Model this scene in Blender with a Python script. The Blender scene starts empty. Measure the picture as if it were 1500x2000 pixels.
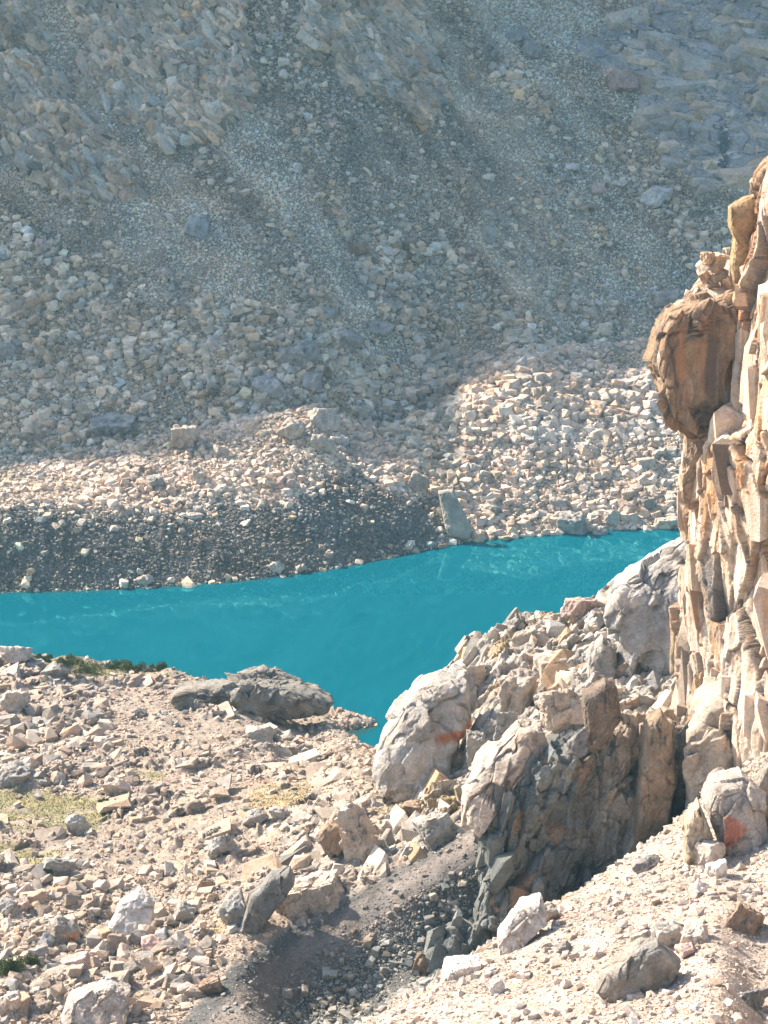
import bpy, math, time
import numpy as np
from mathutils import Vector
T0 = time.time()
SC = bpy.context.scene
COL = SC.collection

# ------------------------------------------------------------------ camera
CAM_Z, PITCH, FPX = 150.0, math.radians(16.5), 4705.0      # FPX: focal length in pixels of a 1500 x 2000 frame
cam_d = bpy.data.cameras.new('camera'); cam = bpy.data.objects.new('camera', cam_d); COL.objects.link(cam)
cam.location = (0, 0, CAM_Z); cam.rotation_euler = (math.pi/2-PITCH, 0, 0)
cam_d.sensor_fit = 'VERTICAL'; cam_d.angle = 2*math.atan(1000/FPX); cam_d.clip_start = 1; cam_d.clip_end = 6000
SC.camera = cam
# ------------------------------------------------------------------ light
SUN = np.array([-0.65, 0.49, 0.58]); SUN /= np.linalg.norm(SUN)
sun_d = bpy.data.lights.new('sun', 'SUN'); sun_d.energy = 5.0; sun_d.angle = math.radians(0.53); sun_d.color = (1.0, 0.86, 0.72)
sun = bpy.data.objects.new('sun', sun_d); COL.objects.link(sun)
sun.rotation_euler = Vector(SUN).to_track_quat('Z', 'Y').to_euler(); sun.location = (-100, 100, 400)
W = bpy.data.worlds.new('World'); SC.world = W; W.use_nodes = True
nt = W.node_tree; nt.nodes.clear()
sky = nt.nodes.new('ShaderNodeTexSky'); sky.sky_type = 'NISHITA'; sky.sun_disc = False
sky.sun_elevation = math.asin(SUN[2]); sky.sun_rotation = math.atan2(SUN[0], SUN[1]); sky.altitude = 1500; sky.dust_density = 7.0
bg = nt.nodes.new('ShaderNodeBackground'); bg.inputs[1].default_value = 0.108
wo = nt.nodes.new('ShaderNodeOutputWorld'); nt.links.new(sky.outputs[0], bg.inputs[0]); nt.links.new(bg.outputs[0], wo.inputs[0])
SC.view_settings.view_transform = 'Standard'; SC.view_settings.look = 'None'
SC.view_settings.exposure = 1.55; SC.view_settings.gamma = 1.0
SC.render.engine = 'CYCLES'
SC.cycles.max_bounces = 5; SC.cycles.diffuse_bounces = 3; SC.cycles.volume_bounces = 0
HAZE = 0.00011

# ------------------------------------------------------------------ projection helpers
cp, sp = math.cos(PITCH), math.sin(PITCH)
def unproj(px, py, Y):
    px, py, Y = np.broadcast_arrays(np.asarray(px, float), np.asarray(py, float), np.asarray(Y, float))
    u, v = (px-750)/FPX, (1000-py)/FPX
    dy = cp+v*sp; dz = -sp+v*cp; t = Y/dy
    return np.stack([u*t, Y, CAM_Z+dz*t], -1)
def proj(P):
    x, y, z = P[..., 0], P[..., 1], P[..., 2]-CAM_Z
    d = y*cp-z*sp; up = y*sp+z*cp
    return 750+FPX*x/d, 1000-FPX*up/d, d

# ------------------------------------------------------------------ noise
def _h(ix, iy, iz, seed):
    with np.errstate(over='ignore'):
        n = (ix.astype(np.uint32)*np.uint32(374761393)) ^ (iy.astype(np.uint32)*np.uint32(668265263)) ^ (iz.astype(np.uint32)*np.uint32(2147483647)) ^ np.uint32(seed*1274126177 & 0xffffffff)
        n = (n ^ (n >> np.uint32(13)))*np.uint32(1274126177); n ^= n >> np.uint32(16)
        n = n*np.uint32(2246822519); n ^= n >> np.uint32(15)
    return n
def _hf(ix, iy, iz, seed): return _h(ix, iy, iz, seed).astype(np.float32)*np.float32(1/4294967296.0)
def vnoise(P, seed=0):
    P = P.astype(np.float32); i = np.floor(P).astype(np.int32); f = P-i
    w = f*f*f*(f*(f*6-15)+10)
    r = 0
    for dx in (0, 1):
        wx = w[:, 0] if dx else 1-w[:, 0]
        for dy in (0, 1):
            wy = w[:, 1] if dy else 1-w[:, 1]
            for dz in (0, 1):
                wz = w[:, 2] if dz else 1-w[:, 2]
                r = r + wx*wy*wz*_hf(i[:, 0]+dx, i[:, 1]+dy, i[:, 2]+dz, seed)
    return r*2-1
ROT = np.array([[0.36, 0.48, -0.8], [-0.8, 0.6, 0.0], [0.48, 0.64, 0.6]])
def fbm(P, scale, octv=4, gain=0.5, seed=0, ridged=False):
    Q = P/scale; a = 1.0; s = 0; tot = 0
    for o in range(octv):
        n = vnoise(Q, seed+o)
        if ridged: n = 1-2*np.abs(n)
        s = s+a*n; tot += a; a *= gain; Q = Q@ROT.T*2.03+11.3
    return s/tot
def voro(P, seed=0):
    P = P.astype(np.float32); i = np.floor(P).astype(np.int32); f = P-i
    n = len(P); F1 = np.full(n, 9.0, np.float32); F2 = np.full(n, 9.0, np.float32)
    D = np.zeros((n, 3), np.float32); I = np.zeros(n, np.uint32)
    for dx in (-1, 0, 1):
        for dy in (-1, 0, 1):
            for dz in (-1, 0, 1):
                h = _h(i[:, 0]+dx, i[:, 1]+dy, i[:, 2]+dz, seed)
                o = np.stack([(h & np.uint32(1023)), ((h >> np.uint32(10)) & np.uint32(1023)), ((h >> np.uint32(20)) & np.uint32(1023))], -1).astype(np.float32)/1023.0
                v = f-(o+np.array([dx, dy, dz], np.float32)); d = (v*v).sum(1)
                c = d < F1
                F2 = np.where(c, F1, np.minimum(F2, d)); F1 = np.where(c, d, F1)
                D[c] = v[c]; I[c] = h[c]
    return np.sqrt(F1), np.sqrt(F2), D, I
def cellrand(I, k):
    z = np.zeros(len(I), np.int32); return _hf(I.astype(np.int64).astype(np.int32, casting='unsafe') if False else I.view(np.int32), z, z+k, 77)
def facets(P, scale, tilt=1.0, seed=0, warp=0.16, crack=0.08, deep=0.2):
    """broken-rock relief: a random step and a random tilted plane per Voronoi cell, with a crack between cells; about -1..1"""
    Q = P/np.asarray(scale); Q = Q+warp*np.stack([vnoise(Q*1.7, seed+5), vnoise(Q*1.7+9, seed+6), vnoise(Q*1.7+17, seed+7)], 1)
    F1, F2, D, I = voro(Q, seed)
    g = np.stack([cellrand(I, 1), cellrand(I, 2), cellrand(I, 3)], 1)*2-1
    h = (cellrand(I, 4)*2-1)*0.6+tilt*(g*D).sum(1)
    e = np.clip((F2-F1)/crack, 0, 1)
    return h-(1-e)**2*deep, cellrand(I, 5), F2-F1
def sstep(a, b, x):
    t = np.clip((x-a)/(b-a), 0, 1); return t*t*(3-2*t)
def inpoly(px, py, poly, soft=12.0, wob=0.0):
    """soft mask of a polygon given in photo pixels"""
    poly = np.array(poly, float); n = len(poly); ins = np.zeros(px.shape, bool); dm = np.full(px.shape, 1e9)
    bx0, by0 = poly.min(0)-60; bx1, by1 = poly.max(0)+60
    sel = (px > bx0) & (px < bx1) & (py > by0) & (py < by1)
    x, y = px[sel], py[sel]
    if wob:
        q = np.stack([x/35, y/35, np.zeros_like(x)], -1).reshape(-1, 3)
        x = x+wob*fbm(q, 1, 3, .6, 31).reshape(x.shape); y = y+wob*fbm(q+7, 1, 3, .6, 33).reshape(x.shape)
    i2 = np.zeros(x.shape, bool); d2 = np.full(x.shape, 1e9)
    for k in range(n):
        x1, y1 = poly[k]; x2, y2 = poly[(k+1) % n]
        c = ((y1 > y) != (y2 > y)) & (x < (x2-x1)*(y-y1)/(y2-y1+1e-9)+x1); i2 ^= c
        t = np.clip(((x-x1)*(x2-x1)+(y-y1)*(y2-y1))/((x2-x1)**2+(y2-y1)**2+1e-9), 0, 1)
        d2 = np.minimum(d2, (x-x1-t*(x2-x1))**2+(y-y1-t*(y2-y1))**2)
    sd = np.sqrt(d2)*np.where(i2, 1, -1)
    out = np.zeros(px.shape); out[sel] = sstep(-soft, soft, sd); return out
def pchip(xk, Yk, x):
    xk = np.asarray(xk, float); Yk = np.asarray(Yk, float); x = np.asarray(x, float)
    h = np.diff(xk); hs = h.reshape((-1,)+(1,)*(Yk.ndim-1)); d = np.diff(Yk, axis=0)/hs
    m = np.zeros_like(Yk)
    a, b = d[:-1], d[1:]; w1 = 2*hs[1:]+hs[:-1]; w2 = hs[1:]+2*hs[:-1]
    with np.errstate(divide='ignore', invalid='ignore'):
        hm = (w1+w2)/(w1/a+w2/b)
    m[1:-1] = np.where(a*b > 0, hm, 0); m[0] = d[0]; m[-1] = d[-1]
    m = np.nan_to_num(m)
    i = np.clip(np.searchsorted(xk, x)-1, 0, len(xk)-2)
    sh = (-1,)+(1,)*(Yk.ndim-1); hh = h[i].reshape(sh); t = ((x-xk[i])/h[i]).reshape(sh)
    return (2*t**3-3*t**2+1)*Yk[i]+(t**3-2*t**2+t)*hh*m[i]+(-2*t**3+3*t**2)*Yk[i+1]+(t**3-t**2)*hh*m[i+1]

# ------------------------------------------------------------------ mesh helpers
def mesh_np(name, V, F, col=None, mat=None, smooth=False, attrs=None):
    me = bpy.data.meshes.new(name); V = np.ascontiguousarray(V, np.float32); F = np.ascontiguousarray(F, np.int32)
    k = F.shape[1]
    me.vertices.add(len(V)); me.vertices.foreach_set('co', V.ravel())
    me.loops.add(F.size); me.loops.foreach_set('vertex_index', F.ravel())
    me.polygons.add(len(F)); me.polygons.foreach_set('loop_start', np.arange(0, F.size, k, dtype=np.int32))
    me.polygons.foreach_set('use_smooth', np.full(len(F), smooth, bool))
    if col is not None:
        a = me.attributes.new('tint', 'FLOAT_COLOR', 'POINT'); c = np.ones((len(V), 4), np.float32); c[:, :3] = col
        a.data.foreach_set('color', c.ravel())
    for n_, v_ in (attrs or {}).items():
        a = me.attributes.new(n_, 'FLOAT', 'POINT'); a.data.foreach_set('value', np.ascontiguousarray(v_, np.float32))
    me.update(calc_edges=True)
    if mat: me.materials.append(mat)
    return me
def link(name, me, label=None, cat=None, group=None, kind=None, parent=None, loc=None):
    o = bpy.data.objects.new(name, me); COL.objects.link(o)
    if loc is not None: o.location = loc
    if label: o['label'] = label
    if cat: o['category'] = cat
    if group: o['group'] = group
    if kind: o['kind'] = kind
    if parent: o.parent = parent
    return o
def gridF(nr, nc):
    i = np.arange(nr*nc).reshape(nr, nc)
    return np.stack([i[:-1, :-1], i[:-1, 1:], i[1:, 1:], i[1:, :-1]], -1).reshape(-1, 4)
def gridN(G):
    a = np.gradient(G, axis=1); b = np.gradient(G, axis=0); n = np.cross(a, b); n /= np.linalg.norm(n, axis=-1, keepdims=True)+1e-9
    return n
def C(r, g, b): return np.array([r, g, b], np.float32)

# ------------------------------------------------------------------ materials
def rock_mat(name, s_big, s_small, bump, var=0.25, rough=0.9, bdist=0.1, streak=None):
    m = bpy.data.materials.new(name); m.use_nodes = True; t = m.node_tree; n = t.nodes; L = t.links
    p = n['Principled BSDF']; p.inputs['Roughness'].default_value = rough; p.inputs['Specular IOR Level'].default_value = 0.25
    at = n.new('ShaderNodeAttribute'); at.attribute_name = 'tint'
    g = n.new('ShaderNodeNewGeometry')
    def noise(s, d, r=.6):
        q = n.new('ShaderNodeTexNoise'); q.inputs['Scale'].default_value = s; q.inputs['Detail'].default_value = d; q.inputs['Roughness'].default_value = r
        L.new(g.outputs['Position'], q.inputs['Vector']); return q
    n1, n2 = noise(s_big, 4), noise(s_small, 5, .7)
    def mr(src, a, b):
        q = n.new('ShaderNodeMapRange'); q.inputs['From Min'].default_value = .3; q.inputs['From Max'].default_value = .7
        q.inputs['To Min'].default_value = a; q.inputs['To Max'].default_value = b; L.new(src, q.inputs['Value']); return q
    r1, r2 = mr(n1.outputs['Fac'], 1-var, 1+var), mr(n2.outputs['Fac'], 1-var, 1+var)
    mu = n.new('ShaderNodeMath'); mu.operation = 'MULTIPLY'; L.new(r1.outputs[0], mu.inputs[0]); L.new(r2.outputs[0], mu.inputs[1])
    sc = n.new('ShaderNodeVectorMath'); sc.operation = 'SCALE'; L.new(at.outputs['Color'], sc.inputs[0]); L.new(mu.outputs[0], sc.inputs['Scale'])
    # a warm and a cool mineral cast
    cm = n.new('ShaderNodeMix'); cm.data_type = 'RGBA'; cm.inputs[6].default_value = (1.05, .99, .92, 1); cm.inputs[7].default_value = (.94, 1.0, 1.04, 1)
    n3 = noise(s_big*.6, 2); L.new(mr(n3.outputs['Fac'], 0, 1).outputs[0], cm.inputs[0])
    m2 = n.new('ShaderNodeVectorMath'); m2.operation = 'MULTIPLY'; L.new(sc.outputs[0], m2.inputs[0]); L.new(cm.outputs[2], m2.inputs[1])
    L.new(m2.outputs[0], p.inputs['Base Color'])
    if streak:                                  # mineral stains run down the face
        mp = n.new('ShaderNodeMapping'); mp.inputs['Scale'].default_value = (1, 1, .13); L.new(g.outputs['Position'], mp.inputs[0]); prev = m2.outputs[0]
        for k_, (c_s, sc_s, lo, hi, am) in enumerate(streak):
            q = n.new('ShaderNodeTexNoise'); q.noise_dimensions = '4D'; q.inputs['W'].default_value = 3.7*k_; q.inputs['Scale'].default_value = sc_s; q.inputs['Detail'].default_value = 6; q.inputs['Roughness'].default_value = .65; L.new(mp.outputs[0], q.inputs['Vector'])
            a_ = n.new('ShaderNodeMapRange'); a_.inputs['From Min'].default_value = lo; a_.inputs['From Max'].default_value = hi; a_.inputs['To Max'].default_value = am; L.new(q.outputs['Fac'], a_.inputs['Value'])
            x_ = n.new('ShaderNodeMix'); x_.data_type = 'RGBA'; x_.inputs[7].default_value = (*c_s, 1); L.new(a_.outputs[0], x_.inputs[0]); L.new(prev, x_.inputs[6]); prev = x_.outputs[2]
        L.new(prev, p.inputs['Base Color'])
    b = n.new('ShaderNodeBump'); b.inputs['Strength'].default_value = bump; b.inputs['Distance'].default_value = bdist
    L.new(n2.outputs['Fac'], b.inputs['Height']); L.new(b.outputs[0], p.inputs['Normal'])
    return m
M_FAR = rock_mat('far_rock', .12, 1.1, 1., .25, bdist=.6)
M_NEAR = rock_mat('near_rock', .4, 3.6, 1., .26, bdist=.22)
M_FACE = rock_mat('cliff_rock', .5, 3.2, 1.0, .27, bdist=.32)
M_CLIFF = rock_mat('stained_cliff_rock', .5, 3.2, 1.0, .2, bdist=.32, streak=[((.48, .25, .11), .45, .52, .66, .75), ((.17, .115, .08), .6, .56, .70, .8), ((.72, .66, .60), .8, .58, .72, .6)])
M_OVER = rock_mat('brown_varnished_rock', .5, 3.2, 1.0, .25, bdist=.3, streak=[((.10, .08, .07), .5, .48, .62, .8), ((.42, .22, .12), .7, .54, .66, .8), ((.50, .40, .31), 1.3, .60, .70, .6)])
M_STONE = rock_mat('stone', .9, 4.5, .8, .2, bdist=.12)
def leaf_mat(name, c):
    m = bpy.data.materials.new(name); m.use_nodes = True; n = m.node_tree.nodes; p = n['Principled BSDF']
    p.inputs['Roughness'].default_value = .7; p.inputs['Specular IOR Level'].default_value = .2
    q = n.new('ShaderNodeTexNoise'); q.inputs['Scale'].default_value = 1.3; r = n.new('ShaderNodeValToRGB')
    g = n.new('ShaderNodeNewGeometry'); m.node_tree.links.new(g.outputs['Position'], q.inputs['Vector'])
    r.color_ramp.elements[0].position = .35; r.color_ramp.elements[1].position = .65
    r.color_ramp.elements[0].color = (c[0]*.55, c[1]*.6, c[2]*.6, 1); r.color_ramp.elements[1].color = (*c, 1)
    m.node_tree.links.new(q.outputs['Fac'], r.inputs[0]); m.node_tree.links.new(r.outputs[0], p.inputs['Base Color'])
    return m
M_LEAF = leaf_mat('shrub_leaf', (.10, .13, .03)); M_GRASS = leaf_mat('alpine_grass', (.23, .21, .10)); M_STEM = leaf_mat('shrub_stem', (.12, .09, .06))

# ================================================================== FAR SIDE OF THE LAKE
fp = [-700, -350, 0, 150, 300, 450, 600, 750, 870, 950, 1050, 1200, 1350, 1500, 1900, 2300]
shore = dict(zip(fp, [1165, 1158, 1155, 1152, 1145, 1135, 1117, 1090, 1065, 1052, 1045, 1033, 1030, 1028, 1020, 1015]))
bank = dict(zip(fp, [(1020, 18), (1010, 18), (985, 19), (985, 20), (990, 20), (985, 20), (960, 19), (960, 16), (1000, 9), (1000, 8), (985, 9), (975, 9), (970, 9), (968, 9), (960, 9), (955, 9)]))
crest = dict(zip(fp, [(920, 55), (910, 55), (905, 50), (885, 50), (862, 50), (835, 48), (803, 48), (845, 46), (800, 50), (720, 56), (680, 60), (668, 64), (645, 68), (640, 68), (640, 68), (640, 68)]))
rows = []
sh = np.array([shore[p] for p in fp], float); fpx = np.array(fp, float)
tn = np.tan(PITCH+np.arctan((sh-1000)/FPX)); Ys = CAM_Z/tn
Pshore = unproj(fpx, sh, Ys)
b = np.array([bank[p] for p in fp], float); Pb = unproj(fpx, b[:, 0], Ys+b[:, 1])
c_ = np.array([crest[p] for p in fp], float); Pc = unproj(fpx, c_[:, 0], Ys+c_[:, 1])
def off(P, dy, dz):
    Q = P.copy(); k = (P[:, 1]+dy)/P[:, 1]; Q[:, 0] *= k; Q[:, 1] += dy; Q[:, 2] += dz; return Q
Pbed2 = off(Pshore, -40, 0); Pbed2[:, 2] = -16
Pbed1 = off(Pshore, -9, 0); Pbed1[:, 2] = -6
Pd = off(Pc, 8, -1.8)
P5 = off(Pd, 30, 19.5); P6 = off(P5, 33, 25.5); P7 = off(P6, 40, 33)
# unseen mountain shoulder above the frame; crest shaped to throw the moraine's shadow edge
F_ROWS = [Pbed2, Pbed1, Pshore, Pb, Pc, Pd, P5, P6, P7]
EDGE = [(-60, 905), (40, 905), (120, 885), (200, 880), (330, 868), (440, 836), (520, 832), (600, 800), (690, 838), (740, 862), (800, 880), (850, 900), (890, 850), (905, 800), (915, 720), (960, 690), (1080, 680), (1180, 690), (1290, 660)]
YC = 770.0
def far_lookup(px, py):
    R = np.stack(F_ROWS[2:6], 0)
    G = pchip(fpx, np.swapaxes(R, 0, 1), np.array([px]))[0]
    best = None
    ts = np.linspace(0, 3, 400); S = pchip(np.arange(4), G, ts); u, v, d = proj(S)
    return S[np.argmin(np.abs(v-py))]
cx, cz = [], []
for (ex, ey) in EDGE:
    p = far_lookup(ex, ey); k = (YC-p[1])/SUN[1]; q = p+SUN*k; cx.append(q[0]); cz.append(q[2])
cx = np.array(cx); cz = np.array(cz); o_ = np.argsort(cx); cx, cz = cx[o_], cz[o_]
print('crest', list(zip(cx.round().tolist(), cz.round().tolist())))
Pcrest = off(P7, 0, 0); Pcrest[:, 0] *= YC/Pcrest[:, 1]; Pcrest[:, 1] = YC
wide = np.linspace(-520, 320, 60)
P8 = off(P7, 40, 48)
NF = 620
S_ = np.concatenate([np.linspace(-700, -90, 70, endpoint=False), np.linspace(-90, 1590, NF), np.linspace(1597, 2300, 70)])
ctrl = np.stack(F_ROWS+[P8], 0)
cols = pchip(fpx, np.swapaxes(ctrl, 0, 1), S_)            # (ns, K, 3)
seg = [8, 12, 50, 100, 14, 140, 160, 170, 130]
tt = np.concatenate([np.linspace(i, i+1, n, endpoint=False) for i, n in enumerate(seg)]+[[len(seg)]])
G = pchip(np.arange(len(seg)+1), np.swapaxes(cols, 0, 1), tt)   # (nt, ns, 3)
nr, nc = G.shape[:2]
P = G.reshape(-1, 3).copy(); px, py, dd = proj(P)
infr = (px > -140) & (px < 1640) & (py > -120)
# outcrops of solid rock on the slope
OUT = [[(-60, 120), (60, 110), (120, 150), (150, 210), (230, 290), (275, 335), (268, 385), (225, 372), (150, 395), (90, 350), (20, 300), (-60, 290)],
       [(150, 150), (180, 90), (150, 20), (130, -60), (480, -60), (470, 40), (500, 150), (500, 190), (440, 240), (420, 275), (360, 270), (330, 300), (250, 230), (160, 180)],
       [(585, 60), (610, -60), (800, -60), (840, 60), (862, 190), (830, 250), (790, 220), (720, 190), (680, 190), (650, 120), (600, 130)],
       [(1110, 90), (1180, 60), (1250, 20), (1300, -60), (1700, -60), (1700, 420), (1500, 380), (1380, 392), (1330, 350), (1290, 280), (1230, 240), (1260, 190), (1180, 150)],
       [(-80, -60), (50, -60), (75, 30), (92, 75), (60, 90), (-80, 60)]]
om = np.zeros(len(P)); oid = np.zeros(len(P), int)
for k, poly in enumerate(OUT):
    m_ = inpoly(px, py, poly, 9, 14); oid = np.where(m_ > om, k, oid); om = np.maximum(om, m_)
slab = (oid == 3)*om
big = fbm(P, 38, 4, .5, 3); mid = fbm(P, 7, 4, .55, 9)
landm = sstep(-1, 2, P[:, 2])
N = np.array([0, -.62, .78])
onslope = sstep(0, 3, G.reshape(-1, 3)[:, 1]-np.repeat([Pd[:, 1].mean()+6], len(P)))
P[:, 2] += landm*(big*1.5*(.4+.9*onslope)+mid*.55)
# shallow chutes running down the slope
ch = fbm(np.stack([P[:, 0]+.25*P[:, 1], P[:, 1]*.13, np.zeros(len(P))], 1), 13, 4, .55, 21, True)
P[:, 2] -= onslope*(1-om)*np.clip(ch, 0, 1)*1.6
# rills on the dark bank
bm = inpoly(px, py, [(-100, 1000), (200, 1010), (400, 1010), (470, 1000), (600, 985), (640, 930), (700, 930), (780, 970), (850, 985), (880, 1060), (600, 1125), (300, 1160), (-100, 1170)], 42, 34)
rl = fbm(np.stack([P[:, 0], P[:, 1]*.15, P[:, 2]*.15], 1), 3.0, 3, .5, 23, True)
P[:, 2] += bm*rl*.35
idx = np.where(om > .01)[0]
Q = P[idx]; o1 = om[idx]; s1 = slab[idx]
Qr = Q@np.array([[.66, .35, -.66], [-.33, .93, .15], [.67, .12, .73]]).T
f1, id1, e1 = facets(Qr, (10, 6, 4.2), 1.5, 41, .2, .07, .6); f2, id2, e2 = facets(Qr, (3.6, 2.2, 1.5), 1.3, 43, .2, .08, .5); f3, _, e3 = facets(Q, (10, 12, 6), 1.0, 47, .2, .05, .8)
rd = fbm(Qr*np.array([.5, 1, 1.2]), 4, 5, .6, 51, True)
ldg = P[idx, 2]/6.5+.06*P[idx, 0]+.5*fbm(Q, 22, 3, .5, 55); ldf = ldg-np.floor(ldg); ldf = np.where(ldf < .82, ldf/.82, (1-ldf)/.18)
disp = (1-s1)*o1*(1.8+2.6*fbm(Q, 12, 4, .5, 57)+.7*f2)+s1*o1*(2.2+1.2*fbm(Q, 16, 3, .5, 58)+.3*f2-1.5*ldf)
P[idx] += N*disp[:, None]
# colours
gr = fbm(P, 16, 4, .6, 61); g2 = fbm(P, 2.2, 3, .6, 63)
col = C(.25, .215, .172)*(1+.3*gr+.25*g2)[:, None]  # ground kept darker than the stones: gap shade put into the colour
tan_ = sstep(.05, .5, fbm(P+50, 30, 3, .5, 65)); col = col*(1-.3*tan_[:, None])+C(.36, .31, .26)*.3*tan_[:, None]
br = inpoly(px, py, [(400, 290), (470, 300), (560, 380), (570, 480), (520, 490), (450, 400)], 25, 20)
col = col*(1-br[:, None])+C(.25, .205, .165)*br[:, None]
pale = inpoly(px, py, [(860, -60), (980, -60), (1010, 200), (1080, 420), (1100, 640), (960, 620), (900, 300)], 30, 25)
col *= (1+.4*pale)[:, None]; skk = fbm(np.stack([P[:, 0]*.75+P[:, 1]*.66, (P[:, 0]*.66-P[:, 1]*.75)*.14, np.zeros(len(P))], 1), 11, 4, .6, 303); col *= (1-.45*skk*onslope)[:, None]
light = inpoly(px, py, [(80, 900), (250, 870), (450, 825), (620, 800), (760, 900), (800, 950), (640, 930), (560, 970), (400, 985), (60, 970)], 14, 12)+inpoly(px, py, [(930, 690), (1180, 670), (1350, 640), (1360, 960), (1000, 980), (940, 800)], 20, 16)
col = col*(1+.22*np.clip(light, 0, 1))[:, None]  # sunlit moraine and talus brightened in the ground colour
col = col*(1-bm[:, None])+C(.18, .165, .145)*(1+.2*g2)[:, None]*bm[:, None]  # darker fines of the bank, with its shade also painted in
oc = C(.34, .29, .225)*(.82+.3*id1+.2*(id2-.5))[:, None]
warm = (id2 > .8)[:, None]; oc = np.where(warm, C(.46, .36, .29)*(.8+.3*id1)[:, None], oc)
oc = np.where((e2 < .06)[:, None], oc*.6, oc)
sl = C(.37, .345, .32)*(.88+.2*id1)[:, None]
strk = fbm(Q*np.array([1, 1, .12]), 1.6, 3, .6, 71); sl = sl*(1+.22*strk)[:, None]; sl = np.where((e3 < .035)[:, None], sl*.5, sl)
wetm = inpoly(px[idx], py[idx], [(1400, 255), (1420, 250), (1425, 330), (1415, 375), (1398, 375), (1402, 320)], 6, 8)[:, None]*.8; sl = sl*(1-wetm)+C(.06, .075, .075)*wetm
oc = oc*(1-s1[:, None])+sl*s1[:, None]
col[idx] = col[idx]*(1-o1[:, None])+oc*o1[:, None]
P[:, 2] += landm*(fbm(P, 1.4, 2, .6, 81)*.22); wtf = sstep(.8, .1, P[:, 2])[:, None]; col *= 1-.45*wtf
FARP, FARC, FAROM, FARBM = P, col, om, bm
FARG = P.reshape(nr, nc, 3); FARpx, FARpy = px, py
me = mesh_np('mountain_slope', P, gridF(nr, nc), col, M_FAR, True)
link('mountain_slope', me, kind='structure', label='grey mountainside of scree and rock outcrops above the lake', cat='mountain')
# unseen upper mountain outside the frame, shaped to shade the slope
nu = 160; xs = np.linspace(-620, 420, nu)
top = G[-1]                                # (ns,3) joins the slope's top row
zc = np.interp(xs, cx, cz, left=cz[0]+6, right=cz[-1])
zc = np.where(xs > cx[-1], cz[-1]-(xs-cx[-1])*.05, zc)
zj = np.interp(xs, top[:, 0], top[:, 2]); yj = np.interp(xs, top[:, 0], top[:, 1])
rws = []
for k, (a, dy) in enumerate([(0, 0), (.25, .25), (.5, .5), (.78, .75), (1, 1)]):
    rws.append(np.stack([xs, yj-2+(YC-yj+2)*dy, zj-1.5+(zc-zj+1.5)*a], 1))
rws += [np.stack([xs, np.full(nu, YC+80.), zc-50], 1), np.stack([xs, np.full(nu, YC+260.), zc-190], 1)]
U = pchip(np.arange(7), np.stack(rws, 0), np.linspace(0, 6, 120)); nz = U.reshape(-1, 3).copy()
fade = np.clip(np.minimum(np.linspace(0, 6, 120), np.abs(np.linspace(0, 6, 120)-4)*1.0), 0, 1).repeat(nu)
nz += (fade*(fbm(nz, 40, 5, .55, 5, True)*9))[:, None]*N
cu = C(.32, .30, .28)*(1+.2*fbm(nz, 20, 3, .6, 8))[:, None]
link('shading_ridge', mesh_np('shading_ridge', nz, gridF(120, nu), cu, M_FAR, True), kind='structure', label='unseen upper mountain shaped to shade the scree slope', cat='mountain')
print('far', time.time()-T0)

# ================================================================== NEAR SIDE
cols_n = [-450, -150, 0, 150, 300, 450, 600, 700, 800, 900, 1000, 1150, 1300, 1400, 1500, 1750, 2100]
def Z(py, Y): return CAM_Z-Y*math.tan(PITCH+math.atan((py-1000)/FPX))
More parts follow.
